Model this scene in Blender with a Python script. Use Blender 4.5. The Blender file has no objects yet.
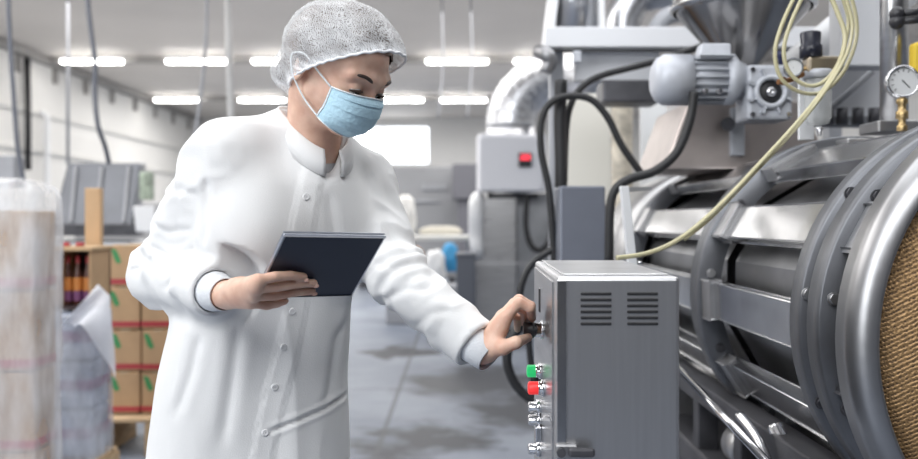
import bpy, bmesh, math, random
import numpy as np
from mathutils import Vector, Matrix, Euler
random.seed(4)
SC = bpy.context.scene
COL = SC.collection
PI = math.pi
# ---------------------------------------------------------------- camera
FPX, CX, HY, CZ = 900., 459., 220., 1.3          # focal length in pixels, principal column, horizon row, eye height
cam_d = bpy.data.cameras.new('camera'); cam = bpy.data.objects.new('camera', cam_d); COL.objects.link(cam)
cam.location = (0, 0, CZ); cam.rotation_euler = (PI / 2, 0, 0)
cam_d.sensor_width = 36; cam_d.lens = 36 * FPX / 918; cam_d.shift_y = -9.5 / 918
cam_d.clip_start = .05; cam_d.clip_end = 200
cam_d.dof.use_dof = True; cam_d.dof.focus_distance = 1.62; cam_d.dof.aperture_fstop = 2.9
SC.camera = cam
# ---------------------------------------------------------------- world, exposure
SC.view_settings.view_transform = 'Standard'; SC.view_settings.look = 'None'
SC.view_settings.gamma = 1; SC.view_settings.use_curve_mapping = False
SC.view_settings.exposure = 0.24
W = bpy.data.worlds.new('world'); SC.world = W; W.use_nodes = True
W.node_tree.nodes['Background'].inputs[0].default_value = (.93, .96, 1, 1)
W.node_tree.nodes['Background'].inputs[1].default_value = 0.5
SC.cycles.max_bounces = 8; SC.cycles.transparent_max_bounces = 16; SC.cycles.sample_clamp_indirect = 6
SC.cycles.caustics_reflective = False; SC.cycles.caustics_refractive = False
# ---------------------------------------------------------------- large ceiling lights and added fill lights
def area(name, loc, to, sx, sy, power, col=(1, 1, 1)):
    d = bpy.data.lights.new(name, 'AREA'); d.shape = 'RECTANGLE'; d.size = sx; d.size_y = sy; d.energy = power; d.color = col
    o = bpy.data.objects.new(name, d); COL.objects.link(o); o.location = loc
    o.rotation_euler = (Vector(to) - Vector(loc)).to_track_quat('-Z', 'Y').to_euler()
    return o
area('ceiling_light_bank_near', (-1.2, -.6, 4.2), (-.3, 1.8, 1.2), 5, 3, 215, (.97, .985, 1))
area('ceiling_light_bank_machine', (1.2, 3.2, 4.2), (1.2, 3.2, 0), 5, 3.5, 130, (.97, .985, 1))
area('ceiling_light_bank_left', (-4.5, 5.5, 4.2), (-4., 6, 0), 5, 5, 260, (1, .98, .95))
area('ceiling_light_bank_far', (-1, 13, 4.2), (-1, 13.5, 0), 11, 6, 600, (1, .98, .95))
area('ceiling_light_bank_end', (-1, 22, 4.2), (-1, 22, 0), 12, 6, 640, (1, .98, .95))
area('soft_fill_left', (-4.5, -1.5, 2.4), (-.4, 1.7, 1.2), 3, 2.6, 100, (.95, .98, 1))  # added soft light from the left, no window is built there
area('ceiling_uplight_fill', (-1, 13, 3.), (-1, 13, 4.5), 14, 16, 120, (1, .96, .92))  # added upward light under the far ceiling to brighten it
# ---------------------------------------------------------------- building helpers
def P(px, py, Y): return Vector(((px - CX) * Y / FPX, Y, CZ + (HY - py) * Y / FPX))
ORG = {}
def setp(o, label=None, cat=None, group=None, kind=None):
    for k, v in (('label', label), ('category', cat), ('group', group), ('kind', kind)):
        if v: o[k] = v
    return o
def thing(name, label, cat, loc, group=None):
    o = bpy.data.objects.new(name, None); COL.objects.link(o); o.location = loc; o.empty_display_size = .05
    ORG[o] = Vector(loc); return setp(o, label, cat, group)
class MB:
    def __init__(s): s.bm = bmesh.new(); s.n = 0
    def _new(s, verts, M=None, mi=0):
        fs = set()
        for v in verts:
            if M is not None: v.co = M @ v.co
            fs.update(v.link_faces)
        for f in fs: f.material_index = mi
        return list(fs)
    def box(s, c, size, rot=(0, 0, 0), bev=.0, mi=0, seg=2):
        r = bmesh.ops.create_cube(s.bm, size=1); v = r['verts']
        M = Matrix.Translation(c) @ Euler(rot).to_matrix().to_4x4() @ Matrix.Diagonal((*size, 1))
        s._new(v, M, mi)
        if bev > 0:
            es = list({e for x in v for e in x.link_edges})
            bmesh.ops.bevel(s.bm, geom=es, offset=bev, segments=seg, affect='EDGES', profile=.5, material=-1)
        return s
    def hexa(s, pts, mi=0, bev=0):
        # eight corners: bottom loop then top loop
        v = [s.bm.verts.new(p) for p in pts]; fs = []
        for q in ((3, 2, 1, 0), (4, 5, 6, 7), (0, 1, 5, 4), (1, 2, 6, 5), (2, 3, 7, 6), (3, 0, 4, 7)):
            f = s.bm.faces.new([v[i] for i in q]); f.material_index = mi; fs.append(f)
        if bev: bmesh.ops.bevel(s.bm, geom=list({e for f in fs for e in f.edges}), offset=bev, segments=2, affect='EDGES', profile=.5, material=-1)
        return s
    def cyl(s, a, b, r1, r2=None, seg=24, cap=True, mi=0, bev=0):
        a, b = Vector(a), Vector(b); r2 = r1 if r2 is None else r2; d = b - a
        R = d.to_track_quat('Z', 'Y').to_matrix(); rings = []
        prof = [(0, r1), (1, r2)] if not bev else [(0, r1 - bev), (bev / d.length, r1), (1 - bev / d.length, r2), (1, r2 - bev)]
        for t, r in prof:
            rings.append([s.bm.verts.new(a + d * t + R @ Vector((r * math.cos(i * 2 * PI / seg), r * math.sin(i * 2 * PI / seg), 0))) for i in range(seg)])
        s._rings(rings, seg, mi)
        if cap:
            f = s.bm.faces.new(rings[0][::-1]); f.material_index = mi; f = s.bm.faces.new(rings[-1]); f.material_index = mi
        return s
    def _rings(s, rings, seg, mi, close=True):
        for j in range(len(rings) - 1):
            for i in range(seg if close else seg - 1):
                k = (i + 1) % seg
                f = s.bm.faces.new((rings[j][i], rings[j][k], rings[j + 1][k], rings[j + 1][i])); f.material_index = mi; f.smooth = True
    def lathe(s, o, ax, prof, seg=48, a0=0, a1=2 * PI, mi=0, closed=False):
        # prof: (radius, height along ax); closed joins last to first
        o, ax = Vector(o), Vector(ax).normalized(); R = ax.to_track_quat('Z', 'Y').to_matrix(); rings = []
        full = abs(a1 - a0 - 2 * PI) < 1e-6; m = seg if full else seg + 1
        for r, h in prof + ([prof[0]] if closed else []):
            rings.append([s.bm.verts.new(o + ax * h + R @ Vector((r * math.cos(a0 + (a1 - a0) * i / seg), r * math.sin(a0 + (a1 - a0) * i / seg), 0))) for i in range(m)])
        s._rings(rings, m, mi, full)
        return s
    def tube(s, pts, r, seg=10, mi=0, smooth=6, cap=True, closed=False):
        pts = [Vector(p) for p in pts]; n = len(pts)
        rr = r if isinstance(r, (list, tuple)) else [r] * n
        if smooth and n > 2:
            out, ro = [], []
            for i in range(n - 1):
                p0 = pts[max(i - 1, 0)]; p1 = pts[i]; p2 = pts[i + 1]; p3 = pts[min(i + 2, n - 1)]
                for j in range(smooth):
                    t = j / smooth; t2 = t * t; t3 = t2 * t
                    out.append(.5 * (2 * p1 + (p2 - p0) * t + (2 * p0 - 5 * p1 + 4 * p2 - p3) * t2 + (3 * p1 - p0 - 3 * p2 + p3) * t3))
                    ro.append(rr[i] + (rr[i + 1] - rr[i]) * t)
            out.append(pts[-1]); ro.append(rr[-1]); pts, rr = out, ro
        rings = []; up = None
        for i, p in enumerate(pts):
            t = (pts[min(i + 1, len(pts) - 1)] - pts[max(i - 1, 0)]).normalized()
            if up is None: up = t.orthogonal().normalized()
            else: up = (up - t * up.dot(t)).normalized()
            w = t.cross(up)
            rings.append([s.bm.verts.new(p + (up * math.cos(k * 2 * PI / seg) + w * math.sin(k * 2 * PI / seg)) * rr[i]) for k in range(seg)])
        s._rings(rings, seg, mi)
        if cap: s.bm.faces.new(rings[0][::-1]).material_index = mi; s.bm.faces.new(rings[-1]).material_index = mi
        return s
    def ball(s, c, r, ax=(1, 1, 1), seg=16, mi=0):
        v = bmesh.ops.create_uvsphere(s.bm, u_segments=seg, v_segments=max(8, seg // 2), radius=r)['verts']
        for f in s._new(v, Matrix.Translation(c) @ Matrix.Diagonal((*ax, 1)), mi): f.smooth = True
        return s
    def prism(s, poly, d, mi=0, bev=0):
        # polygon (3-D points) pushed along vector d
        d = Vector(d); a = [s.bm.verts.new(Vector(p)) for p in poly]; b = [s.bm.verts.new(Vector(p) + d) for p in poly]; n = len(a)
        fs = [s.bm.faces.new(a[::-1]), s.bm.faces.new(b)] + [s.bm.faces.new((a[i], a[(i + 1) % n], b[(i + 1) % n], b[i])) for i in range(n)]
        for f in fs: f.material_index = mi
        if bev: bmesh.ops.bevel(s.bm, geom=list({e for f in fs for e in f.edges}), offset=bev, segments=2, affect='EDGES', profile=.5, material=-1)
        return s
    def grid(s, fn, nu, nv, mi=0, closeu=False):
        g = [[s.bm.verts.new(fn(i / (nu if closeu else nu - 1), j / (nv - 1))) for i in range(nu)] for j in range(nv)]
        s._rings(g, nu, mi, closeu); return s
    def build(s, name, mats, parent=None, smooth=False, label=None, cat=None, group=None, kind=None):
        bmesh.ops.recalc_face_normals(s.bm, faces=s.bm.faces[:])
        me = bpy.data.meshes.new(name); s.bm.to_mesh(me); s.bm.free()
        return link(name, me, mats, parent, smooth, label, cat, group, kind)
def link(name, me, mats, parent=None, smooth=False, label=None, cat=None, group=None, kind=None):
    o = bpy.data.objects.new(name, me); COL.objects.link(o)
    for m in (mats if isinstance(mats, (list, tuple)) else [mats]): me.materials.append(m)
    n = len(me.vertices); co = np.empty(n * 3, np.float32); me.vertices.foreach_get('co', co); co = co.reshape(-1, 3)
    if parent is not None: org = ORG[parent]; o.parent = parent
    else:
        lo, hi = co.min(0), co.max(0); org = Vector(((lo[0] + hi[0]) / 2, (lo[1] + hi[1]) / 2, lo[2])); o.location = org
    me.vertices.foreach_set('co', (co - np.array(org, np.float32)).ravel()); ORG[o] = org
    if smooth: me.polygons.foreach_set('use_smooth', [True] * len(me.polygons))
    me.update(); return setp(o, label, cat, group, kind)
def np_mesh(name, v, q, mats, parent=None, mat_index=None, **kw):
    me = bpy.data.meshes.new(name); me.vertices.add(len(v)); me.vertices.foreach_set('co', np.asarray(v, np.float32).ravel())
    me.loops.add(q.size); me.loops.foreach_set('vertex_index', q.ravel().astype(np.int32)); me.polygons.add(len(q))
    me.polygons.foreach_set('loop_start', np.arange(0, q.size, 4, dtype=np.int32)); me.polygons.foreach_set('loop_total', np.full(len(q), 4, np.int32))
    if mat_index is not None: me.polygons.foreach_set('material_index', mat_index.astype(np.int32))
    me.update(calc_edges=True); me.validate()
    return link(name, me, mats, parent, True, **kw)
def dup(root, loc, label=None, group=None):
    r = root.copy(); COL.objects.link(r); r.location = loc
    if label: r['label'] = label
    if group: r['group'] = group
    for ch in list(root.children):
        c = ch.copy(); COL.objects.link(c); c.parent = r
        for g in ch.children:
            d = g.copy(); COL.objects.link(d); d.parent = c
    return r
# ---------------------------------------------------------------- materials
MT = {}
def M(name, col=(.5, .5, .5), rough=.5, metal=0., var=0., vs=6., bump=0., bs=60., aniso=None, **kw):
    if name in MT: return MT[name]
    m = bpy.data.materials.new(name); m.use_nodes = True; nt = m.node_tree; b = nt.nodes['Principled BSDF']; L = nt.links
    b.inputs['Base Color'].default_value = (*col, 1); b.inputs['Roughness'].default_value = rough; b.inputs['Metallic'].default_value = metal
    for k, v in kw.items():
        k = k.replace('_', ' ')
        b.inputs[k].default_value = (*v, 1) if isinstance(v, tuple) and len(v) == 3 else v
    if var or bump:
        tc = nt.nodes.new('ShaderNodeTexCoord'); mp = nt.nodes.new('ShaderNodeMapping'); L.new(tc.outputs['Object'], mp.inputs[0])
        if aniso: mp.inputs['Scale'].default_value = aniso
    if var:
        n = nt.nodes.new('ShaderNodeTexNoise'); n.inputs['Scale'].default_value = vs; n.inputs['Detail'].default_value = 5; L.new(mp.outputs[0], n.inputs[0])
        r = nt.nodes.new('ShaderNodeValToRGB'); r.color_ramp.elements[0].position = .3; r.color_ramp.elements[1].position = .7
        r.color_ramp.elements[0].color = (*[c * (1 - var) for c in col], 1); r.color_ramp.elements[1].color = (*[min(1, c * (1 + var)) for c in col], 1)
        L.new(n.outputs[0], r.inputs[0]); L.new(r.outputs[0], b.inputs['Base Color'])
        mr = nt.nodes.new('ShaderNodeMapRange'); mr.inputs[3].default_value = max(.02, rough * (1 - var * .6)); mr.inputs[4].default_value = min(1, rough * (1 + var * .6))
        L.new(n.outputs[0], mr.inputs[0]); L.new(mr.outputs[0], b.inputs['Roughness'])
    if bump:
        n2 = nt.nodes.new('ShaderNodeTexNoise'); n2.inputs['Scale'].default_value = bs; n2.inputs['Detail'].default_value = 3; L.new(mp.outputs[0], n2.inputs[0])
        bp = nt.nodes.new('ShaderNodeBump'); bp.inputs['Strength'].default_value = bump; bp.inputs['Distance'].default_value = .01
        L.new(n2.outputs[0], bp.inputs['Height']); L.new(bp.outputs[0], b.inputs['Normal'])
    MT[name] = m; return m
def MA(name, col, alpha=.5, rough=.3, scale=6, lo=.3, hi=.7, lo_a=None, bump=.3, dist=.02, aniso=None):
    # thin film, net or clear plastic: transparent mixed with a diffuse sheet
    if name in MT: return MT[name]
    m = M(name, col, rough); nt = m.node_tree; L = nt.links; b = nt.nodes['Principled BSDF']; out = nt.nodes['Material Output']
    tr = nt.nodes.new('ShaderNodeBsdfTransparent'); mx = nt.nodes.new('ShaderNodeMixShader')
    tc = nt.nodes.new('ShaderNodeTexCoord'); mp = nt.nodes.new('ShaderNodeMapping'); L.new(tc.outputs['Object'], mp.inputs[0])
    if aniso: mp.inputs['Scale'].default_value = aniso
    n = nt.nodes.new('ShaderNodeTexNoise'); n.inputs['Scale'].default_value = scale; n.inputs['Detail'].default_value = 4; L.new(mp.outputs[0], n.inputs[0])
    mr = nt.nodes.new('ShaderNodeMapRange'); mr.inputs[1].default_value = lo; mr.inputs[2].default_value = hi
    mr.inputs[3].default_value = alpha if lo_a is None else lo_a; mr.inputs[4].default_value = alpha
    L.new(n.outputs[0], mr.inputs[0]); L.new(mr.outputs[0], mx.inputs[0]); L.new(tr.outputs[0], mx.inputs[1]); L.new(b.outputs[0], mx.inputs[2]); L.new(mx.outputs[0], out.inputs[0])
    if bump:
        bp = nt.nodes.new('ShaderNodeBump'); bp.inputs['Strength'].default_value = bump; bp.inputs['Distance'].default_value = dist
        L.new(n.outputs[0], bp.inputs['Height']); L.new(bp.outputs[0], b.inputs['Normal'])
    return m
def ME(name, col, s):
    if name in MT: return MT[name]
    m = M(name, col, .4); b = m.node_tree.nodes['Principled BSDF']; b.inputs['Emission Color'].default_value = (*col, 1); b.inputs['Emission Strength'].default_value = s
    return m
steel = M('brushed_steel', (.56, .56, .57), .28, 1, var=.12, vs=3, aniso=(1, 1, 14))
steel_dull = M('dull_steel', (.5, .5, .51), .42, 1, var=.18, vs=7)
steel_dark = M('dark_polished_steel', (.30, .30, .32), .25, 1, var=.25, vs=3)
steel_box = M('box_steel', (.60, .60, .615), .40, 1, var=.03, vs=5, aniso=(30, 30, 1))
chrome = M('chrome', (.75, .75, .77), .12, 1)
cast = M('cast_alloy', (.52, .54, .585), .5, .2, var=.1, vs=20)
iron = M('dark_iron', (.09, .09, .10), .45, .4, var=.3, vs=8)
ringm = M('ring_grey_steel', (.17, .175, .19), .42, .7, var=.2, vs=7)
galv = M('galvanised_duct', (.62, .63, .66), .30, 1, var=.12, vs=6)
black = M('black_rubber', (.018, .018, .02), .5)
blackp = M('black_plastic', (.03, .03, .035), .35)
whitem = M('white_painted_metal', (.82, .83, .85), .4)
greym = M('grey_painted_metal', (.36, .37, .40), .45, var=.1, vs=5)
brass = M('brass', (.55, .40, .2), .35, 1)
hosem = M('yellow_tube', (.82, .76, .48), .2, Transmission_Weight=.35)
kraft = M('kraft_cardboard', (.50, .33, .19), .8, var=.08, vs=9)
wood = M('pallet_wood', (.58, .42, .26), .75, var=.2, vs=6, aniso=(1, 1, 6))
redm = M('red_strap', (.42, .05, .06), .5)
greenm = M('green_print', (.06, .28, .10), .6)
# ---------------------------------------------------------------- implicit-surface modeller (for the person)
def V3(*a): return np.array(a, float)
def nrm(v):
    v = np.asarray(v, float); return v / np.linalg.norm(v)
class Sdf:
    def __init__(s): s.pr = []
    def add(s, f, k=.01, op='u'): s.pr.append((f, k, op)); return s
    def cone(s, a, b, ra, rb, k=.01, op='u'):
        a = np.asarray(a, float); b = np.asarray(b, float); ab = b - a; L = max(ab @ ab, 1e-9)
        def f(p):
            h = np.clip(((p - a) @ ab) / L, 0, 1)
            return np.linalg.norm(p - a - h[:, None] * ab, axis=1) - (ra + (rb - ra) * h)
        return s.add(f, k, op)
    def chain(s, pts, rad, k=.01, kin=.004):
        for i in range(len(pts) - 1): s.cone(pts[i], pts[i + 1], rad[i], rad[i + 1], k if i == 0 else kin)
        return s
    def ell(s, c, r, ax=None, k=.01, op='u'):
        c = np.asarray(c, float); r = np.asarray(r, float); ax = np.eye(3) if ax is None else np.asarray(ax, float)
        def f(p):
            q = (p - c) @ ax.T; k0 = np.linalg.norm(q / r, axis=1); k1 = np.linalg.norm(q / (r * r), axis=1)
            return np.where(k0 < 1e-6, -r.min(), k0 * (k0 - 1) / np.maximum(k1, 1e-9))
        return s.add(f, k, op)
    def box(s, c, h, ax=None, rd=.004, k=.01, op='u'):
        c = np.asarray(c, float); h = np.asarray(h, float) - rd; ax = np.eye(3) if ax is None else np.asarray(ax, float)
        def f(p):
            q = np.abs((p - c) @ ax.T) - h
            return np.linalg.norm(np.maximum(q, 0), axis=1) + np.minimum(q.max(1), 0) - rd
        return s.add(f, k, op)
    def plane(s, c, n, k=.004, op='s'):
        c = np.asarray(c, float); n = nrm(n)
        return s.add(lambda p: -((p - c) @ n), k, op)      # removes the side n points to
    def ev(s, p, idx=None):
        d = np.full(len(p), 9.)
        for i in (range(len(s.pr)) if idx is None else idx):
            f, k, op = s.pr[i]; e = f(p)
            if op == 'u':
                h = np.maximum(k - np.abs(d - e), 0) / k; d = np.minimum(d, e) - h * h * k * .25
            elif op == 's':
                e = -e; h = np.maximum(k - np.abs(d - e), 0) / k; d = np.maximum(d, e) + h * h * k * .25
            else: d = d + e
        return d
    def mesh(s, lo, hi, vox, N=24, smooth=2):
        lo = np.asarray(lo, float); hi = np.asarray(hi, float)
        nb = np.ceil((hi - lo) / (vox * N)).astype(int); S = vox * N; hd = S * .5 * 3 ** .5 * 1.35 + .03
        gi = np.stack(np.meshgrid(*[np.arange(n) for n in nb], indexing='ij'), -1).reshape(-1, 3)
        cen = lo + (gi + .5) * S; d0 = s.ev(cen); act = np.where(np.abs(d0) < hd)[0]
        dist = np.stack([f(cen[act]) for f, k, op in s.pr], 1)
        isu = np.array([op == 'u' for f, k, op in s.pr])
        dim = nb * N + 2; st = np.array([dim[1] * dim[2], dim[2], 1], np.int64)
        base = np.stack(np.meshgrid(*[np.arange(N + 1)] * 3, indexing='ij'), -1).reshape(-1, 3)
        cid, cv, qe = [], [], []
        for n, b in enumerate(act):
            du = dist[n]; m = du[isu].min()
            keep = [i for i in range(len(s.pr)) if (du[i] < m + 2 * hd if isu[i] else du[i] < hd + .02)]
            o = gi[b] * N; D = s.ev(lo + (o + base) * vox, keep).reshape((N + 1,) * 3)
            I = D < 0
            if I.all() or not I.any(): continue
            acc = np.zeros((N, N, N, 3)); cnt = np.zeros((N, N, N))
            for ax in range(3):
                for u in (0, 1):
                    for v in (0, 1):
                        sl0 = [None] * 3; sl1 = [None] * 3; oth = [q for q in range(3) if q != ax]
                        sl0[ax] = slice(0, N); sl1[ax] = slice(1, N + 1)
                        for q, w in zip(oth, (u, v)): sl0[q] = sl1[q] = slice(w, N + w)
                        A = D[tuple(sl0)]; B = D[tuple(sl1)]; x = (A < 0) != (B < 0)
                        t = np.where(x, A / np.where(x, A - B, 1), 0)
                        acc[..., ax] += t; cnt += x
                        for q, w in zip(oth, (u, v)):
                            if w: acc[..., q] += x
            c = np.argwhere(cnt > 0); w = acc[tuple(c.T)] / cnt[tuple(c.T)][:, None]
            cid.append(((c + o) @ st)); cv.append(lo + (c + o + w) * vox)
            for ax in range(3):
                sl0 = [slice(0, N)] * 3; sl1 = [slice(0, N)] * 3; sl1[ax] = slice(1, N + 1)
                A = I[tuple(sl0)]; B = I[tuple(sl1)]; e = np.argwhere(A != B); fl = A[tuple(e.T)]
                g = e + o; u, v = [(1, 2), (2, 0), (0, 1)][ax]; U = st[u]; W = st[v]; i0 = g @ st
                ok = (g[:, u] > 0) & (g[:, v] > 0)
                q = np.stack([i0 - U - W, i0 - W, i0, i0 - U], 1); q[~fl] = q[~fl][:, ::-1]; qe.append(q[ok])
        cid = np.concatenate(cid); cv = np.concatenate(cv); qe = np.concatenate(qe)
        od = np.argsort(cid); cid = cid[od]; cv = cv[od]
        q = np.minimum(np.searchsorted(cid, qe), len(cid) - 1); good = (cid[q] == qe).all(1); q = q[good]
        for it in range(smooth):
            for lam in (.5, -.52): cv = cv + lam * lap(cv, q)
        return cv, q
def lap(v, q):
    a = np.concatenate([q[:, i] for i in range(4)]); b = np.concatenate([q[:, (i + 1) % 4] for i in range(4)])
    n = np.bincount(a, minlength=len(v)) + np.bincount(b, minlength=len(v))
    out = np.stack([np.bincount(a, v[b, k], len(v)) + np.bincount(b, v[a, k], len(v)) for k in range(3)], 1)
    return out / np.maximum(n, 1)[:, None] - v
def vnorm(v, q):
    fn = np.cross(v[q[:, 2]] - v[q[:, 0]], v[q[:, 3]] - v[q[:, 1]])
    n = np.stack([sum(np.bincount(q[:, i], fn[:, k], len(v)) for i in range(4)) for k in range(3)], 1)
    return n / np.maximum(np.linalg.norm(n, axis=1), 1e-12)[:, None]
def vnoise(p, seed=0):
    i = np.floor(p).astype(np.int64); f = p - i; f = f * f * (3 - 2 * f); r = 0
    for c in range(8):
        o = np.array([c & 1, c >> 1 & 1, c >> 2 & 1]); j = i + o
        h = (j[:, 0] * 374761393 + j[:, 1] * 668265263 + j[:, 2] * 2147483647 + seed * 974711) & 0xffffffff
        h = ((h ^ (h >> 13)) * 1274126177) & 0xffffffff; h = h ^ (h >> 16)
        r = r + (h / 4294967295. * 2 - 1) * np.prod(np.where(o, f, 1 - f), axis=1)
    return r
def ntree(p, oct=3, seed=0):
    return sum(vnoise(p * 2 ** o + 17.3 * o, seed + o) * .5 ** o for o in range(oct))
def segd(p, pts):
    # distance to a polyline and the position along it (0..1)
    best = np.full(len(p), 9.); tt = np.zeros(len(p)); n = len(pts) - 1
    for i in range(n):
        a, b = np.asarray(pts[i], float), np.asarray(pts[i + 1], float); ab = b - a
        h = np.clip(((p - a) @ ab) / max(ab @ ab, 1e-9), 0, 1); d = np.linalg.norm(p - a - h[:, None] * ab, axis=1)
        m = d < best; best[m] = d[m]; tt[m] = (i + h[m]) / n
    return best, tt
# ---------------------------------------------------------------- the hall
def floor_mat():
    m = M('polished_concrete_floor', (.33, .35, .385), .3); nt = m.node_tree; L = nt.links; N = nt.nodes.new; b = nt.nodes['Principled BSDF']
    g = N('ShaderNodeNewGeometry'); n = N('ShaderNodeTexNoise'); n.inputs['Scale'].default_value = .55; n.inputs['Detail'].default_value = 9; n.inputs['Roughness'].default_value = .62
    L.new(g.outputs['Position'], n.inputs[0]); r = N('ShaderNodeValToRGB'); e = r.color_ramp.elements
    e[0].position = .32; e[0].color = (.125, .148, .195, 1); e[1].position = .66; e[1].color = (.265, .292, .345, 1); L.new(n.outputs[0], r.inputs[0])
    def mth(op, a, c=None, d=None):
        x = N('ShaderNodeMath'); x.operation = op
        for i, v in enumerate((a, c, d)):
            if v is None: continue
            if hasattr(v, 'links') or hasattr(v, 'is_linked'): L.new(v, x.inputs[i])
            else: x.inputs[i].default_value = v
        return x.outputs[0]
    def vm(op, a, c):
        x = N('ShaderNodeVectorMath'); x.operation = op
        for i, v in enumerate((a, c)):
            if hasattr(v, 'is_linked'): L.new(v, x.inputs[i])
            else: x.inputs[i].default_value = v
        return x
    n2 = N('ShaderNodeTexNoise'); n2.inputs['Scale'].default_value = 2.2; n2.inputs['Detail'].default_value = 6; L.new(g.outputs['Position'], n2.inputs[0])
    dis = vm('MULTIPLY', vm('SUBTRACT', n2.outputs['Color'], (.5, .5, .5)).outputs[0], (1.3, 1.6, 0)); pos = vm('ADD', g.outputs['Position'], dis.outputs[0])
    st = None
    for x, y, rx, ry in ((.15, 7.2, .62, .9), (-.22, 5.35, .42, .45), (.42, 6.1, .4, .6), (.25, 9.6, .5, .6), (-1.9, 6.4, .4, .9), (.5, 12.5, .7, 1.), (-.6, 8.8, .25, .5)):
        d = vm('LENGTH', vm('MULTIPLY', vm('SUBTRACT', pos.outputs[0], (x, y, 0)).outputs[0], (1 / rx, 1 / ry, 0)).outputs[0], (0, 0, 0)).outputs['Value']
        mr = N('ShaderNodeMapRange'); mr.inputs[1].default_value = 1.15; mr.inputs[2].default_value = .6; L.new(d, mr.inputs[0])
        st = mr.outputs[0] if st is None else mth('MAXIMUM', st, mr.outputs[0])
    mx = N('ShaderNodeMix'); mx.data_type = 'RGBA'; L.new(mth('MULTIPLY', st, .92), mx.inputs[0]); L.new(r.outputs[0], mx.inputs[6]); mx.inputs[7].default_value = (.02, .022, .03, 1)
    sp = N('ShaderNodeSeparateXYZ'); L.new(g.outputs['Position'], sp.inputs[0])
    jx = mth('LESS_THAN', mth('ABSOLUTE', mth('SUBTRACT', mth('FLOORED_MODULO', mth('ADD', sp.outputs[0], 8.48), 4.), 0.02)), .018)
    jy = mth('LESS_THAN', mth('ABSOLUTE', mth('SUBTRACT', mth('FLOORED_MODULO', mth('ADD', sp.outputs[1], .0), 4.6), 2.32)), .012)
    mj = N('ShaderNodeMix'); mj.data_type = 'RGBA'; L.new(mth('MULTIPLY', mth('MAXIMUM', jx, jy), .65), mj.inputs[0]); L.new(mx.outputs[2], mj.inputs[6]); mj.inputs[7].default_value = (.06, .065, .075, 1)
    L.new(mj.outputs[2], b.inputs['Base Color']); b.inputs['Roughness'].default_value = .48; b.inputs['Specular IOR Level'].default_value = .22
    return m
def struct(name, mb, mat, label=None): return mb.build(name, mat, kind='structure', label=label)
wallm = M('hall_wall_paint', (.74, .73, .71), .6, var=.04, vs=.7)
ceilm = M('hall_ceiling_panel', (.62, .585, .55), .7, var=.06, vs=.5)
struct('floor', MB().box((0, 11.5, -.05), (16.6, 33.6, .1)), floor_mat())
struct('ceiling', MB().box((0, 11.5, 4.55), (16.6, 33.6, .1)), ceilm)
struct('wall_left', MB().box((-8.25, 11.5, 2.25), (.1, 33.4, 4.5)), wallm)
struct('wall_right', MB().box((8.25, 11.5, 2.25), (.1, 33.4, 4.5)), wallm)
struct('wall_near', MB().box((0, -5.25, 2.25), (16.6, .1, 4.5)), M('near_wall_dark', (.20, .20, .21), .6))  # unseen wall, toned dark so metals facing it reflect less light
wx0, wx1, wz0, wz1 = -3.75, -.9, 3.02, 4.27
struct('wall_far', MB().box((-6.0, 28.25, 2.25), (-2 * (-6.0 - wx0) , .1, 4.5)).box(((wx1 + 8.25) / 2, 28.25, 2.25), (8.25 - wx1, .1, 4.5))
       .box(((wx0 + wx1) / 2, 28.25, wz0 / 2), (wx1 - wx0, .1, wz0)).box(((wx0 + wx1) / 2, 28.25, (wz1 + 4.5) / 2), (wx1 - wx0, .1, 4.5 - wz1)), wallm)
wf = MB()
for x in (wx0 + .03, (wx0 + wx1) / 2 - .05, wx1 - .03): wf.box((x, 28.25, (wz0 + wz1) / 2), (.06, .08, wz1 - wz0))
for z in (wz0 + .03, wz1 - .03): wf.box(((wx0 + wx1) / 2, 28.25, z), (wx1 - wx0, .08, .06))
win = struct('window_1', wf, whitem)
MB().box(((wx0 + wx1) / 2, 28.27, (wz0 + wz1) / 2), (wx1 - wx0 - .1, .02, wz1 - wz0 - .1)).build('pane', ME('daylight_pane', (.95, .98, 1), 2.2), win)
beamm = M('beam_grey_paint', (.30, .29, .28), .6)
struct('trim_1', MB().box((0, 17.65, 4.44), (16.4, .14, .12)), beamm)
struct('trim_2', MB().box((0, 23.25, 4.44), (16.4, .14, .12)), beamm)
struct('trim_3', MB().box((-8.1, 16, 4.42), (.2, 24, .12)), beamm)
struct('trim_4', MB().box((-8.17, 14, 3.35), (.06, 28, .05)).box((-8.17, 14, 2.62), (.06, 28, .05)), M('wall_rail', (.55, .55, .54), .5))
for i in range(9): struct('trim_5', MB().box((-8.16, 15.2 + i * 1.5, 4.2), (.08, .1, .3)), beamm)
# ceiling lamps
tubem = ME('lamp_tube', (1, .98, .95), 16)
def lamp(x, y, label):
    t = thing('ceiling_lamp', label, 'ceiling light', (x, y, 4.3), 'batten lights on the hall ceiling')
    MB().box((x, y, 4.42), (1.2, .12, .07), bev=.01).build('housing', whitem, t)
    MB().box((x, y, 4.36), (1.18, .14, .06), bev=.025).build('tube_cover', tubem, t)
    return t
far_lab = 'lit batten light in the farther ceiling row, '
near_lab = 'lit batten light in the nearer ceiling row, '
for px, s in ((92, 'leftmost of that row, near the left wall'), (197, 'second from the left wall'), (283, 'right behind the bun of the hair net'), (457, 'right of the hair net'), (545, 'beside the silver duct bend')):
    p = P(px, 57, 17.4); lamp(p.x, p.y, near_lab + s)
for px, s in ((178, 'leftmost of that row'), (262, 'left of the masked face'), (400, 'just right of the masked face'), (463, 'above the light grey control cabinet')):
    p = P(px, 93, 23.); lamp(p.x, p.y, far_lab + s)
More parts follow.
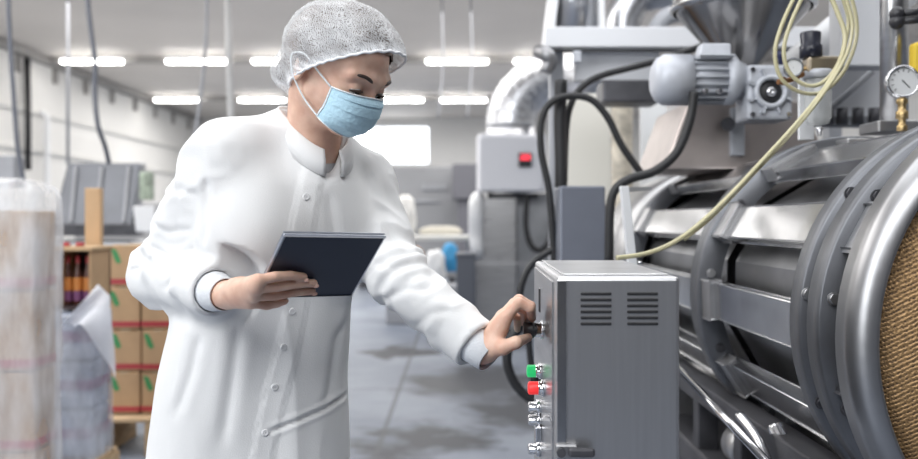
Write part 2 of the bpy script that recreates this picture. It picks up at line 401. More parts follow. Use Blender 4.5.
# services on the left wall and from the ceiling
MB().tube([P(27, 58, 16.9), P(28, 110, 16.9), P(28, 170, 16.9)], .06, smooth=0).build('vent_pipe', black, label='thick black pipe running down the left wall', cat='pipe')
MB().tube([P(40, 113, 17.6), P(46, 116, 17.6), P(47, 125, 17.6), P(47, 194, 17.6)], .06).build('water_pipe', whitem, label='white pipe with bent top beside the left wall', cat='pipe')
MB().tube([P(68, -42, 11), P(68, 165, 11)], .02, smooth=0).build('conduit_pipe', greym, label='thin grey conduit dropping down left of the tilted grey hopper', cat='pipe')
MB().tube([P(226, -100, 9), P(229, 60, 9), P(231, 128, 9), P(231, 262, 9)], .032, smooth=0).build('steel_pole', M('pole_grey', (.62, .62, .62), .4), label='pale vertical pole rising behind the white coat shoulder', cat='pole')
MB().tube([P(6, -243, 6.2), P(8, -25, 6.2), P(10, 40, 6.2), P(14, 100, 6.2), P(18, 150, 6.2), P(24, 182, 6.2)], .016).build('hanging_cable', M('cable_grey_blue', (.12, .13, .16), .5), label='dark cable hanging at the far left edge of the hall', cat='cable', group='cables hanging from the ceiling')
MB().tube([P(82, -168, 7.4), P(86, -25, 7.4), P(91, 30, 7.4), P(95, 60, 7.4), P(95, 95, 7.4), P(98, 125, 7.4), P(105, 146, 7.5), P(109, 163, 7.6)], .02).build('hanging_cable', MT['cable_grey_blue'], label='dark cable hanging down to the tilted grey hopper', cat='cable', group='cables hanging from the ceiling')
for px in (441, 470): MB().tube([P(px, -20, 12), P(px + 2, 60, 12), P(px - 3, 118, 12.)], .012).build('hanging_wire', greym, label='thin wire hanging from the ceiling right of the hair net, ' + ('nearer the face' if px < 450 else 'nearer the silver duct'), cat='cable', group='thin wires near the duct')
MB().tube([P(208, -113, 8.6), P(207, -20, 8.6), P(206, 40, 8.6), P(200, 100, 8.6), P(190, 170, 8.6)], .016).build('hanging_cable', greym, label='faint grey cable hanging left of the pale vertical pole', cat='cable', group='cables hanging from the ceiling')
# ---------------------------------------------------------------- rotary drum machine on the right
AX, AZ = 1.08, 1.10
def ring_pt(y, r, deg): return Vector((AX + r * math.cos(math.radians(deg)), y, AZ + r * math.sin(math.radians(deg))))
drum = thing('rotary_drum', 'large horizontal steel drum with bolted rings on the right', 'industrial drum', (AX, 2.6, .62))
panm = M('drum_panel_steel', (.44, .445, .46), .36, 1, var=.3, vs=3.5)
slatm = M('drum_slat_steel', (.62, .62, .63), .2, 1, var=.15, vs=8)
g = MB()
for y0, y1 in ((1.80, 2.46), (2.54, 3.56), (3.62, 4.3)):            # twelve flat panels between the rings
    v = [[g.bm.verts.new(ring_pt(y, .335, 15 + 30 * i)) for i in range(12)] for y in (y0, y1)]
    for i in range(12): g.bm.faces.new((v[0][i], v[0][(i + 1) % 12], v[1][(i + 1) % 12], v[1][i]))
g.build('drum_shell', panm, drum)
for y0, y1 in ((1.79, 2.47), (2.53, 3.57)):
    for deg in (90, 118, 151, 182, 213, 244, 270):
        a = math.radians(deg); w = .045 if deg != 118 else .06
        MB().box(ring_pt((y0 + y1) / 2, .388, deg), (.03, y1 - y0, 2 * w), (0, -a, 0), bev=.003).build('slat', slatm, drum)
        for ye in (y1 - .045,):
            MB().box(ring_pt(ye, .400, deg), (.034, .085, 2 * w + .012), (0, -a, 0), bev=.004).build('clamp_plate', steel_dull, drum)
def ring(y, r0, r1, th, name='ring', mat=ringm):
    return MB().lathe((AX, y, AZ), (0, 1, 0), [(r0, 0), (r0, th), (r1, th), (r1, .004), (r1 - .004, 0)], 96, closed=True).build(name, mat, drum)
rings = [ring(3.57, .355, .42, .05), ring(2.46, .365, .43, .075), ring(1.745, .35, .421, .05), ring(1.655, .36, .42, .055)]
for y, sgn in ((3.60, 0), (2.46, 0), (1.745, 1), (1.655, 1)):
    for k in range(12):
        deg = 22 + 30 * k
        if not 80 < deg < 250: continue
        if sgn or y == 2.46:
            p = ring_pt(y - .002, .396 if y != 1.745 else .409, deg); m = MB().cyl(p - Vector((0, .011, 0)), p, .0105, seg=6).cyl(p - Vector((0, .004, 0)), p, .0125, seg=16)
            m.build('bolt', steel_dull if k % 2 else iron, drum)
# bridge blocks between the paired front rings
for deg in (96, 152, 203, 232):
    a = math.radians(deg)
    MB().box(ring_pt(1.59, .378, deg), (.04, .13, .09), (0, -a, 0), bev=.008).build('bridge_block', steel_dull if deg < 180 else iron, drum)
MB().cyl((AX, 1.50, AZ), (AX, 1.80, AZ), .345, seg=72).build('neck', iron, drum)
rim = MB().lathe((AX, 1.43, AZ), (0, 1, 0), [(.412, 0), (.418, -.004), (.447, .03), (.447, .085), (.412, .085)], 96, closed=True).build('rim', M('rim_steel', (.36, .36, .37), .36, 1, var=.2, vs=4), drum)
def mesh_mat():
    m = M('perforated_bronze_mesh', (.55, .33, .14), .45, .5); nt = m.node_tree; L = nt.links; b = nt.nodes['Principled BSDF']
    tc = nt.nodes.new('ShaderNodeTexCoord'); mp = nt.nodes.new('ShaderNodeMapping'); mp.inputs['Rotation'].default_value = (0, .5, 0); L.new(tc.outputs['Object'], mp.inputs[0])
    w = nt.nodes.new('ShaderNodeTexWave'); w.bands_direction = 'Z'; w.inputs['Scale'].default_value = 46; w.inputs['Distortion'].default_value = .6; w.inputs['Detail Scale'].default_value = 6; L.new(mp.outputs[0], w.inputs[0])
    v = nt.nodes.new('ShaderNodeTexVoronoi'); v.inputs['Scale'].default_value = 240; L.new(mp.outputs[0], v.inputs[0])
    mu = nt.nodes.new('ShaderNodeMath'); mu.operation = 'MULTIPLY_ADD'; mu.inputs[1].default_value = .55; L.new(w.outputs[0], mu.inputs[0]); L.new(v.outputs['Distance'], mu.inputs[2])
    r = nt.nodes.new('ShaderNodeValToRGB'); r.color_ramp.elements[0].color = (.07, .045, .03, 1); r.color_ramp.elements[0].position = .2; r.color_ramp.elements[1].color = (.36, .22, .10, 1); r.color_ramp.elements[1].position = .85
    L.new(mu.outputs[0], r.inputs[0]); L.new(r.outputs[0], b.inputs['Base Color'])
    bp = nt.nodes.new('ShaderNodeBump'); bp.inputs['Strength'].default_value = .5; bp.inputs['Distance'].default_value = .004; L.new(mu.outputs[0], bp.inputs['Height']); L.new(bp.outputs[0], b.inputs['Normal'])
    return m
MB().lathe((AX, 1.455, AZ), (0, -1, 0), [(.413, -.01), (.39, .008), (.25, .035), (.1, .045), (.001, .047)], 72).build('mesh_screen', mesh_mat(), drum, smooth=True)
MB().lathe((AX, 3.62, AZ), (0, 1, 0), [(.36, 0), (.42, 0), (.42, .7), (.3, .8), (.001, .8)], 48).build('rear_housing', steel_dull, drum)
# base under the drum
base = drum
MB().box((1.2, 2.75, .31), (1.0, 2.0, .62), bev=.01).build('dark_plinth', iron, base)  # dark block added to keep the space under the drum dark
for y in (1.9, 2.3, 2.7, 3.3): MB().box((.74, y, .69), (.06, .06, .16), bev=.004).build('base_post', iron, base)
MB().box((.74, 2.6, .79), (.07, 1.7, .06), bev=.005).build('side_rail', iron, base)
MB().box((1.1, 1.85, .65), (.75, .05, .05), bev=.005).build('cross_rail', steel_dull, base)
for y in (1.95, 2.5, 3.2):
    MB().cyl((.80, y - .05, .67), (.80, y + .05, .67), .06, seg=32, bev=.006).build('roller', steel_dull, base)
MB().tube([(.72, 2.05, .83), (.73, 2.0, .78), (.735, 1.95, .72), (.735, 1.92, .66)], .018).build('drain_pipe', chrome, base)
MB().tube([(.66, 2.12, .84), (.68, 2.05, .80), (.69, 1.98, .73), (.69, 1.95, .64)], .012).build('drain_pipe', chrome, base)
MB().box((.86, 2.0, .72), (.14, .12, .05), bev=.01).build('brake_block', M('rust_brown', (.22, .10, .04), .7, var=.3, vs=30), base)
rod = MB().tube([P(676, 366, 2.12), P(782, 478, 1.55)], .0085, smooth=0, seg=14).build('push_rod', chrome, label='long polished steel rod slanting below the drum beside the steel box', cat='rod')
# ---------------------------------------------------------------- hopper, feed housing and gear motor above the drum
hopm = M('hopper_steel', (.36, .35, .345), .2, 1, var=.3, vs=4)
hc = P(742, 0, 2.95)
hop = thing('hopper', 'polished steel cone hopper at the top above the gear motor', 'hopper', (hc.x, 2.95, 1.79))
MB().lathe((hc.x, 2.95, 0), (0, 0, 1), [(.05, 1.76), (.055, 1.80), (.205, 1.975), (.222, 2.0), (.222, 2.55), (.216, 2.55), (.216, 2.005), (.2, 1.98), (.048, 1.80), (.044, 1.76)], 64, closed=True).build('cone', hopm, hop, smooth=False)
MB().lathe((hc.x, 2.95, 1.99), (0, 0, 1), [(.22, -.006), (.232, 0), (.232, .012), (.22, .018)], 64, closed=True).build('rim', slatm, hop)
fh = drum
fm = M('feed_brown_steel', (.56, .50, .475), .4, .85, var=.14, vs=7)
def fr(x0, x1, y0, y1, z): return [(x0, y0, z), (x1, y0, z), (x1, y1, z), (x0, y1, z)]
a, b = P(664, 168, 3.0), P(836, 168, 3.0)
MB().hexa(fr(a.x, b.x, 3.0, 3.5, 1.47) + fr(P(690, 105, 3).x, P(796, 105, 3).x, 3.0, 3.5, P(0, 100, 3).z), bev=.006).build('feed_housing', fm, fh, label='brownish steel feed housing')
MB().box((P(743, 0, 3).x, 3.2, 1.74), (.34, .36, .14), bev=.006).build('housing_cover', steel_dull, fh)
MB().box(P(737, 132, 2.99), (.045, .03, .16), bev=.004).build('motor_bracket', cast, fh)
MB().cyl(P(728, 124, 2.99), P(728, 124, 2.93), .022, seg=16).build('cap_screw', iron, fh)
# gear motor
mc = P(698, 79, 2.8); gm = thing('gear_motor', 'light grey electric gear motor with cooling fins below the hopper', 'motor', (mc.x, 2.8, mc.z - .09))
X = lambda px: (px - CX) * 2.8 / FPX
Z = lambda py: CZ + (HY - py) * 2.8 / FPX
MB().lathe((X(690), 2.8, Z(80)), (1, 0, 0), [(.001, 0), (.06, 0), (.064, .004), (.064, X(724) - X(690)), (.001, X(724) - X(690))], 40).build('motor_body', cast, gm)
for k in range(20):
    a = 2 * PI * k / 20; MB().box((X(706), 2.8 + .069 * math.cos(a), Z(80) + .069 * math.sin(a)), (X(724) - X(689), .016, .0045), (a, 0, 0)).build('cooling_fin', cast, gm)
MB().lathe((X(652), 2.8, Z(80)), (1, 0, 0), [(.001, .004), (.045, 0), (.066, .012), (.079, .035), (.08, X(689) - X(652)), (.07, X(689) - X(652))], 48).build('fan_cowl', M('cowl_alloy', (.55, .57, .62), .45, .2), gm, smooth=True)
MB().lathe((X(723), 2.8, Z(80)), (1, 0, 0), [(.06, 0), (.078, 0), (.078, .03), (.06, .045), (.05, X(744) - X(723))], 40).build('end_flange', cast, gm)
tb = MB().hexa(fr(X(692), X(724), 2.72, 2.80, Z(63)) + fr(X(696), X(725), 2.735, 2.785, Z(47)), bev=.006).build('terminal_box', cast, gm)
MB().box(((X(694) + X(725)) / 2, 2.757, Z(60.)), (X(726) - X(692), .09, .006), bev=.002).build('box_lid', cast, tb)
for px in (698, 712):
    MB().cyl((X(px), 2.728, Z(95)), (X(px), 2.715, Z(95)), .009, seg=12).cyl((X(px), 2.716, Z(95)), (X(px), 2.708, Z(95)), .006, seg=6).build('cable_gland', chrome, gm)
gx, gz = X(763), Z(95)
MB().box((gx, 2.8, gz), (X(785) - X(741), .13, Z(68) - Z(122)), bev=.01).build('gearbox', cast, gm)
MB().lathe((gx, 2.735, gz), (0, -1, 0), [(.036, 0), (.052, 0), (.052, .012), (.044, .016), (.036, .012)], 40, closed=True).build('bearing_flange', cast, gm)
MB().lathe((gx, 2.735, gz), (0, -1, 0), [(.001, .003), (.034, .003), (.036, .0)], 32).build('shaft_seal', black, gm)
MB().lathe((gx, 2.735, gz), (0, -1, 0), [(.009, 0), (.014, .004), (.014, .012), (.004, .014), (.001, .008)], 20).build('output_shaft', chrome, gm)
for k in range(8):
    a = 2 * PI * k / 8 + PI / 8; MB().box((gx + .058 * math.cos(a), 2.73, gz + .058 * math.sin(a)), (.026, .016, .007), (0, -a, 0), bev=.002).build('rib', cast, gm)
for sx in (-1, 1):
    for sz in (-1, 1): p = Vector((gx + sx * .055, 2.735, gz + sz * .068)); MB().cyl(p, p - Vector((0, .008, 0)), .008, seg=6).build('bolt', chrome, gm)
MB().lathe((X(776), 2.76, Z(67)), (0, 0, 1), [(.001, 0), (.008, 0), (.008, .02), (.013, .024), (.013, .04), (.001, .044)], 16).build('breather_plug', M('blue_black_plastic', (.02, .025, .08), .3), gm)
# ---------------------------------------------------------------- post, gauge, air regulator and tubes
pt = thing('steel_post', 'tall stainless steel post behind the pressure gauge at right', 'post', (P(894, 0, 2.45).x, 2.45, 1.54))
MB().cyl((P(894, 0, 2.45).x, 2.45, 1.54), (P(894, 0, 2.45).x, 2.45, 2.3), .036, seg=32).build('tube', steel, pt)
MB().box((P(894, 0, 2.45).x, 2.45, 1.55), (.14, .12, .03), bev=.004).build('foot_plate', steel_dull, pt)
for py in (14, 22): MB().cyl(P(893, py, 2.40), P(925, py - 3, 2.36), .010, seg=12).ball(P(897, py, 2.39), .02).build('clamp', blackp, pt)
MB().box(P(917, 60, 2.36), (.03, .04, .09), bev=.01).build('valve_handle', M('yellow_handle', (.75, .52, .03), .4), pt)
pg = thing('pressure_gauge', 'round white dial pressure gauge on brass fitting at right edge', 'gauge', P(902, 130, 2.3))
gcn = P(902, 82, 2.3)
MB().lathe(gcn, (-.15, -1, 0), [(.001, -.014), (.038, -.014), (.041, -.008), (.041, .012), (.036, .012), (.036, .006)], 40).build('case', chrome, pg)
MB().lathe(gcn, (-.15, -1, 0), [(.001, .006), (.036, .006)], 40).build('dial', M('gauge_dial', (.78, .79, .80), .4), pg)
nd = MB()
for k in range(11):
    a = math.radians(-45 + 27 * k); nd.box(gcn + Vector((.029 * math.cos(a), -.008, .029 * math.sin(a))), (.007, .001, .0016), (0, -a, 0))
nd.box(gcn + Vector((.006, -.009, -.006)), (.028, .001, .0022), (0, .8, 0)); nd.build('needle', blackp, pg)
q = P(902, 98, 2.3)
MB().lathe((q.x, 2.3, P(0, 131, 2.3).z), (0, 0, 1), [(.001, 0), (.013, 0), (.013, .014), (.009, .016), (.009, .03), (.015, .032), (.015, .05), (.010, .052), (.010, .068), (.014, .07), (.014, .08), (.006, .086)], 16).build('brass_fitting', brass, pg)
ar = thing('air_regulator', 'air filter regulator with black knob and clear bowl behind yellow tubes', 'air regulator', P(815, 128, 2.3))
A = lambda px, py, y=2.3: P(px, py, y)
MB().box(A(821, 66), (.085, .05, .045), bev=.008).build('body', M('regulator_bronze', (.42, .36, .28), .35, .9), ar)
MB().lathe(A(811, 58), (-.02, 0, 1), [(.001, 0), (.028, 0), (.028, .03), (.024, .034), (.026, .062), (.024, .066), (.001, .066)], 24).build('knob', M('navy_black_plastic', (.018, .02, .035), .3), ar)
clearm = MA('clear_bowl_plastic', (.82, .84, .84), .38, .08, bump=0)
MB().lathe(A(818, 76), (0, 0, -1), [(.03, -.004), (.033, .0), (.033, .105), (.026, .122), (.010, .126), (.001, .126)], 32).build('bowl', clearm, ar, smooth=True)
MB().cyl(A(818, 76), A(818, 112), .009, seg=16).build('filter_core', whitem, ar)
MB().lathe(A(818, 75), (0, 0, -1), [(.034, -.012), (.038, -.008), (.038, .008), (.034, .012)], 32, closed=True).build('collar', cast, ar)
MB().lathe(A(819, 127), (0, 0, -1), [(.001, 0), (.010, 0), (.010, .008), (.006, .010), (.006, .022), (.001, .022)], 16).build('drain_plug', chrome, ar)
rg = A(793, 68, 2.25)
MB().lathe(rg, (-.25, -1, 0), [(.001, -.012), (.022, -.012), (.024, 0), (.024, .012), (.020, .012), (.020, .008)], 32).build('gauge_case', M('gauge_case_grey', (.25, .26, .28), .3, .6), ar)
MB().lathe(rg, (-.25, -1, 0), [(.001, .008), (.020, .008)], 24).build('gauge_dial', MT['gauge_dial'], ar)
MB().tube([A(793, 70, 2.27), A(800, 70), A(808, 68)], .008).build('gauge_stem', brass, ar)
MB().ball(A(783, 81, 2.26), .011).tube([A(778, 82, 2.26), A(790, 80, 2.27), A(803, 74, 2.28)], .007).build('inlet_elbow', M('copper_brown', (.30, .15, .07), .4, .8), ar)
MB().box(A(806, 104, 2.36), (.04, .012, .19), bev=.002).box(A(812, 66, 2.34), (.05, .05, .03)).build('mounting_plate', whitem, ar)
hm = hosem
def hose(pts, lab, Ys, r=.0050):
    n = len(pts); return MB().tube([P(x, y, Ys[0] + (Ys[1] - Ys[0]) * i / (n - 1)) for i, (x, y) in enumerate(pts)], r, seg=10, smooth=8).build('air_tube', hm, label=lab, cat='tube', group='yellow air tubes')
hose([(800, -14), (783, 22), (775, 52), (781, 78), (800, 92), (822, 92), (842, 74), (855, 44), (856, 18), (848, -14)], 'yellow air tube making the outer loop around the air regulator', (2.22, 2.24))
hose([(808, -14), (792, 20), (784, 48), (788, 70), (803, 84), (820, 84), (836, 68), (846, 40), (848, 16), (838, -14)], 'yellow air tube making the inner loop around the air regulator', (2.19, 2.2))
hose([(826, -14), (838, 14), (845, 38), (838, 66), (822, 92), (798, 122), (766, 157), (735, 190), (704, 220), (676, 241), (648, 253), (616, 258)], 'yellow air tube running down from the regulator to the pale strut', (2.17, 2.08), .0056)
hose([(842, -14), (852, 20), (850, 44), (842, 64), (826, 90), (797, 127), (760, 167), (715, 214), (684, 240)], 'second yellow air tube slanting down beside the long one', (2.14, 2.12), .0042)
# panels and pipes behind the regulator
MB().tube([P(792, 78, 3.3), P(900, -14, 3.3)], .085, smooth=0, seg=24).build('feed_pipe', whitem, label='wide white pipe slanting up behind the air regulator', cat='pipe')
MB().box(P(862, 25, 3.1), (.19, .10, .30), bev=.006).build('switch_box', M('pale_panel', (.78, .79, .82), .4), label='pale grey panel box behind the yellow tube loops', cat='box')
bk = thing('valve_rack', 'dark valve rack low behind the air regulator and post', 'valve rack', P(850, 130, 3.4))
MB().box(P(850, 122, 3.4), (.36, .06, .04), bev=.005).build('rail', greym, bk)
for px in (828, 842, 858, 874): MB().cyl(P(px, 124, 3.36), P(px, 108, 3.36), .02, seg=14).build('valve', iron, bk)
MB().box(P(853, 66, 3.4), (.18, .012, .012)).build('edge_bar', black, bk)
MB().cyl(P(820, 118, 3.36), P(872, 72, 3.36), .012, seg=12).build('lever', greym, bk)
MB().box(P(853, 92, 3.44), (.36, .012, .24)).build('back_plate', MT['pale_panel'], bk)
# ---------------------------------------------------------------- steel control box
BX = thing('control_box', 'brushed steel control box with vent slots and side panel of knobs', 'control box', (.25, 1.64, 0))
BX.rotation_euler[2] = 0
yF, yB, zT, zB = 1.38, 1.915, 1.2128, .78
xl = lambda y: .1503 + (y - yF) * .022; xr = lambda y: .3389 + (y - yF) * .030
def bq(y0, y1, z0, z1, ins=0): return [(xl(y0) + ins, y0, z0), (xr(y0) - ins, y0, z0), (xr(y1) - ins, y1, z0), (xl(y1) + ins, y1, z0)] + [(xl(y0) + ins, y0, z1), (xr(y0) - ins, y0, z1), (xr(y1) - ins, y1, z1), (xl(y1) + ins, y1, z1)]
MB().hexa(bq(yF, yB, zB, zT), bev=.006).build('housing', steel_box, BX)
MB().hexa(bq(yF + .03, yB - .03, zT, zT + .003, .012), bev=.001).build('lid', M('lid_steel', (.62, .62, .63), .32, .9, var=.12, vs=8), BX)
for px in (552, 600, 640): MB().cyl(P(px, 264, 1.87) * 1, P(px, 264, 1.87) + Vector((0, 0, .006)), .004, seg=10).build('screw', chrome, BX)
MB().box((xl(yF) + .007, yF - .001, (zT + zB) / 2), (.014, .004, zT - zB - .01), bev=.001).build('door_edge', slatm, BX)
for col in ((580.5, 611.5), (627, 658)):
    for k in range(6):
        z = P(0, 293.8 + 6 * k, yF).z; x0, x1 = P(col[0], 0, yF).x, P(col[1], 0, yF).x
        MB().box(((x0 + x1) / 2, yF - .0005, z), (x1 - x0, .003, .0044), bev=.0012).build('vent_slot', black, BX)
zl = P(0, 450, yF).z
MB().box((P(566, 0, yF).x, yF - .006, zl), (.034, .012, .022), bev=.003).build('latch', steel_dull, BX)
MB().box((P(580, 0, yF).x, yF - .018, zl + .001), (.040, .012, .014), bev=.004).cyl((P(560, 0, yF).x, yF - .012, zl), (P(560, 0, yF).x, yF - .02, zl), .007, seg=14).build('latch_handle', iron, BX)
for s in (0, 1):
    for y in (1.42, 1.87): MB().box((xl(y) + .03 if s == 0 else xr(y) - .03, y, zB / 2), (.035, .035, zB), bev=.004).build('leg', steel_dull, BX)
pn = MB().prism([(xl(y) - .003, y, z) for y, z in ((1.44, zB + .01), (1.9, zB + .01), (1.9, zT - .012), (1.44, zT - .012))], (.004, 0, 0)).build('control_panel', steel, BX, label='steel side panel carrying the knobs')
def on_panel(px, py):                                       # where a control sits on the side panel
    y = 1.6
    for _ in range(20): y = xl(y) * FPX / (px - CX)
    return Vector((xl(y) - .003, y, CZ + (HY - py) * y / FPX))
nx = Vector((-1, 0, 0))
def knob(px, py, prof, mats, name, label=None):
    c = on_panel(px, py)
    o = MB().lathe(c, nx, prof[0], 24).build(name, mats[0], BX, label=label)
    if len(prof) > 1: MB().lathe(c, nx, prof[1], 24).build('cap', mats[1], o)
    return c
KN = knob(544.5, 330, [[(.001, .0), (.017, 0), (.017, .004), (.013, .005), (.013, .016), (.001, .016)], [(.013, .016), (.0145, .017), (.0145, .034), (.012, .036), (.001, .036)]], [chrome, blackp], 'rotary_knob', 'black and chrome rotary knob being turned')
gl = ME('green_lamp', (.02, .55, .16), .55); rl = ME('red_lamp', (.75, .03, .03), .55)
knob(543.5, 371, [[(.001, .0), (.015, 0), (.015, .006), (.012, .007), (.012, .012)], [(.0115, .010), (.0115, .026), (.008, .028), (.001, .028)]], [chrome, gl], 'green_indicator_lamp', 'glowing green indicator lamp')
knob(546.5, 388, [[(.001, .0), (.015, 0), (.015, .006), (.012, .007), (.012, .012)], [(.0115, .010), (.0115, .028), (.008, .030), (.001, .030)]], [chrome, rl], 'red_indicator_lamp', 'glowing red indicator lamp')
knob(542.5, 378, [[(.001, .0), (.012, 0), (.012, .02), (.001, .02)]], [blackp], 'push_button')
for py in (407, 420, 449): knob(542.5, py, [[(.001, .0), (.014, 0), (.014, .008), (.010, .009), (.010, .022), (.008, .024), (.001, .024)]], [chrome], 'push_button', 'chrome push button')
c = on_panel(543, 434); MB().box(c + Vector((-.006, 0, 0)), (.012, .012, .03), bev=.003).build('toggle_switch', chrome, BX)
c = on_panel(541.5, 300); MB().box(c + Vector((-.001, 0, 0)), (.003, .02, .045), bev=.001).build('panel_slot', blackp, BX)
# ---------------------------------------------------------------- ducts, beam, cabinet and columns behind the box
de = thing('duct_elbow', 'large silver segmented duct bend above the light grey cabinet', 'duct', P(510, 140, 10.75))
o_ = P(557, 125, 10.75); r0_ = .33; n = 7; m_ = MB(); prev = None; Rm = .555
rgs = []
for k in range(n + 1):
    a = PI - k * (PI / 2) / n; c = o_ + Vector((Rm * math.cos(a), 0, Rm * math.sin(a)))
    rad = Vector((math.cos(a), 0, math.sin(a)))
    rgs.append([m_.bm.verts.new(c + rad * (0.286 * math.cos(t * 2 * PI / 32)) + Vector((0, 0.286 * math.sin(t * 2 * PI / 32), 0))) for t in range(32)])
m_._rings(rgs, 32, 0)
sh = m_.build('bend', galv, de)
for p in sh.data.polygons: p.use_smooth = False
for k in range(n + 1):
    a = PI - k * (PI / 2) / n; c = o_ + Vector((Rm * math.cos(a), 0, Rm * math.sin(a)))
    MB().lathe(c, (math.sin(a), 0, -math.cos(a)), [(.284, -.014), (.297, -.007), (.297, .007), (.284, .014)], 32).build('seam', galv, de)
MB().cyl(o_ + Vector((-Rm, 0, -.84)), o_ + Vector((-Rm, 0, 0)), 0.286, seg=32).build('straight', galv, de)
MB().cyl(o_ + Vector((0, 0, Rm)), o_ + Vector((1.0, 0, Rm)), 0.286, seg=32).build('straight', galv, de)
vd = thing('vertical_duct', 'bright vertical duct rising above the pale beam', 'duct', P(575, 30, 5.0))
MB().cyl(P(577, 32, 5.0), P(577, -40, 5.0), .115, seg=40).build('pipe', galv, vd)
MB().box(P(552, 5, 5.02), (.05, .2, .55), (0, .12, 0), bev=.004).build('side_strut', whitem, vd)
MB().box(P(601, 5, 4.9), (.03, .06, .5)).build('edge_strip', whitem, vd)
bd = thing('bent_duct', 'curved silver duct at the top between beam and hopper', 'duct', P(650, 30, 5.4))
MB().tube([P(622, 40, 5.4), P(624, 18, 5.4), P(637, -2, 5.4), P(660, -10, 5.4), P(700, -10, 5.4)], .11, seg=28).build('pipe', galv, bd)
MB().tube([P(655, 40, 5.2), P(657, 28, 5.2), P(668, 16, 5.2), P(690, 12, 5.2), P(720, 12, 5.2)], .05, seg=20).build('inner_pipe', greym, bd)
bm_ = thing('gantry_beam', 'long pale beam across the top behind the gear motor', 'beam', P(625, 52, 4.0))
MB().box(P(690, 40, 4.0), (1.3, .14, .088), bev=.004).build('beam', M('beam_pale', (.80, .81, .84), .4), bm_)
MB().box(P(690, 50.5, 3.93), (1.29, .01, .012)).build('edge_strip', black, bm_)
MB().box(P(616, 67, 4.06), (.38, .06, .13), bev=.004).build('lower_panel', MT['beam_pale'], bm_)
MB().box(P(628, 94, 4.12), (.26, .2, .10), bev=.01).build('dark_underside', iron, bm_)  # dark block drawn as the underside below the lower panel
MB().tube([P(538, 52, 3.95), P(546, 54, 3.9), P(550, 62, 3.9), P(545, 72, 3.9)], [.03, .035, .035, .025]).build('pipe_clamp', M('clamp_grey', (.28, .28, .29), .35, .8), bm_)
MB().box(P(577, 57, 3.92), (.035, .03, .05), bev=.004).build('bracket', cast, bm_)
for px in (556, 832): MB().box((P(px, 0, 4.05).x, 4.05, (P(0, 52, 4.05).z) / 2), (.06, .08, P(0, 52, 4.05).z), bev=.004).build('leg', greym, bm_)
YC = 10.2; cs = YC / 4
cab = thing('control_cabinet', 'light grey electrical cabinet with small red display', 'electrical cabinet', P(511, 192, YC))
rz = (0, 0, .10)
MB().box(P(511, 163.5, YC), (.295 * cs, .12 * cs, .253 * cs), rz, bev=.02).build('case', M('cabinet_grey', (.82, .83, .88), .45), cab)
MB().box(P(510.5, 163.5, YC - .07 * cs), (.272 * cs, .02 * cs, .236 * cs), rz, bev=.012).build('door', MT['cabinet_grey'], cab)
dc = P(525, 160, YC - .082 * cs)
dsp = MB().box(dc, (.056 * cs, .016 * cs, .062 * cs), rz, bev=.006).build('display', blackp, cab)
dg = MB()
for dx in (-.014, 0, .014):                                      # three lit digits
    for sx, sz, w, h in ((0, .011, .009, .003), (0, 0, .009, .003), (0, -.011, .009, .003), (.005, .0055, .003, .01), (-.005, -.0055, .003, .01), (.005, -.0055, .003, .01)):
        dg.box(dc + Vector(((dx + sx) * cs, (-.0085 + dx * .10) * cs, (sz * .9 + .012) * cs)), (w * cs, .001 * cs, h * cs))
dg.build('digits', ME('red_digits', (.9, .05, .08), 2.), dsp)
MB().cyl(P(488, 196, YC), P(538, 196, YC), .012 * cs, seg=12).build('bottom_rail', blackp, cab)
def col(px0, px1, py0, Y, mat, name, label, cat, split=None):
    x0, x1 = P(px0, 0, Y).x, P(px1, 0, Y).x; zt = P(0, py0, Y).z; t = thing(name, label, cat, ((x0 + x1) / 2, Y, 0))
    MB().box(((x0 + x1) / 2, Y, zt / 2 + .04), (x1 - x0, .06 * Y, zt - .08), bev=.006).build('body', mat, t)
    if split: MB().box(((x0 + x1) / 2, Y - .0305 * Y, P(0, split, Y).z), (x1 - x0 + .01, .01, .004 * Y)).build('seam_flange', steel_dull, t)
    for s in (-1, 1): MB().cyl(((x0 + x1) / 2 + s * (x1 - x0) * .38, Y, 0), ((x0 + x1) / 2 + s * (x1 - x0) * .38, Y, .09), .02, seg=12).build('foot', iron, t)
    return t
col(474, 514, 198, 10.5, steel, 'steel_column', 'bright stainless column below the light grey electrical cabinet', 'steel column', 262)  # this and the next are stainless columns, built as boxes on feet
col(515, 556, 194, 10.8, M('steel_mid', (.42, .43, .45), .35, .9, var=.15, vs=5), 'steel_column', 'darker stainless column right of the bright one', 'steel column', 262)
col(557, 601, 187, 3.2, M('slate_metal', (.20, .215, .26), .4, .4, var=.1, vs=3), 'terminal_cabinet', 'slate grey metal cabinet just behind the steel control box', 'cabinet')
col(585, 700, 205, 5.0, iron, 'machine_cabinet', 'dark machine cabinet in the gap behind the pale strut', 'cabinet')
MB().tube([P(480, 196, 10.75), P(476, 203, 10.05), P(476, 235, 10.05), P(478, 252, 10.1), P(482, 258, 10.75)], [.06, .08, .08, .07, .06], seg=16).build('insulated_pipe', whitem, label='short white pipe on the left side of the bright stainless column', cat='pipe')
rh = MB(); c0 = P(622, 473, 4.62); c1 = P(622, 84, 4.62); prof = []
for k in range(121): z = c0.z + (c1.z - c0.z) * k / 120; prof.append((.052 + .006 * (k % 2), z))
rh.lathe((c0.x, 4.62, 0), (0, 0, 1), prof, 24); rh.build('ribbed_hose', M('amber_hose', (.66, .60, .50), .3, var=.45, vs=11), label='ribbed amber vertical hose behind the black cables', cat='hose')
MB().box(P(586, 140, 4.9) + Vector((0, 0, -.75)), (.26, .05, 2.0), bev=.004).build('cream_panel', M('cream_panel', (.72, .70, .64), .5), label='cream panel behind the black cable loop', cat='panel')
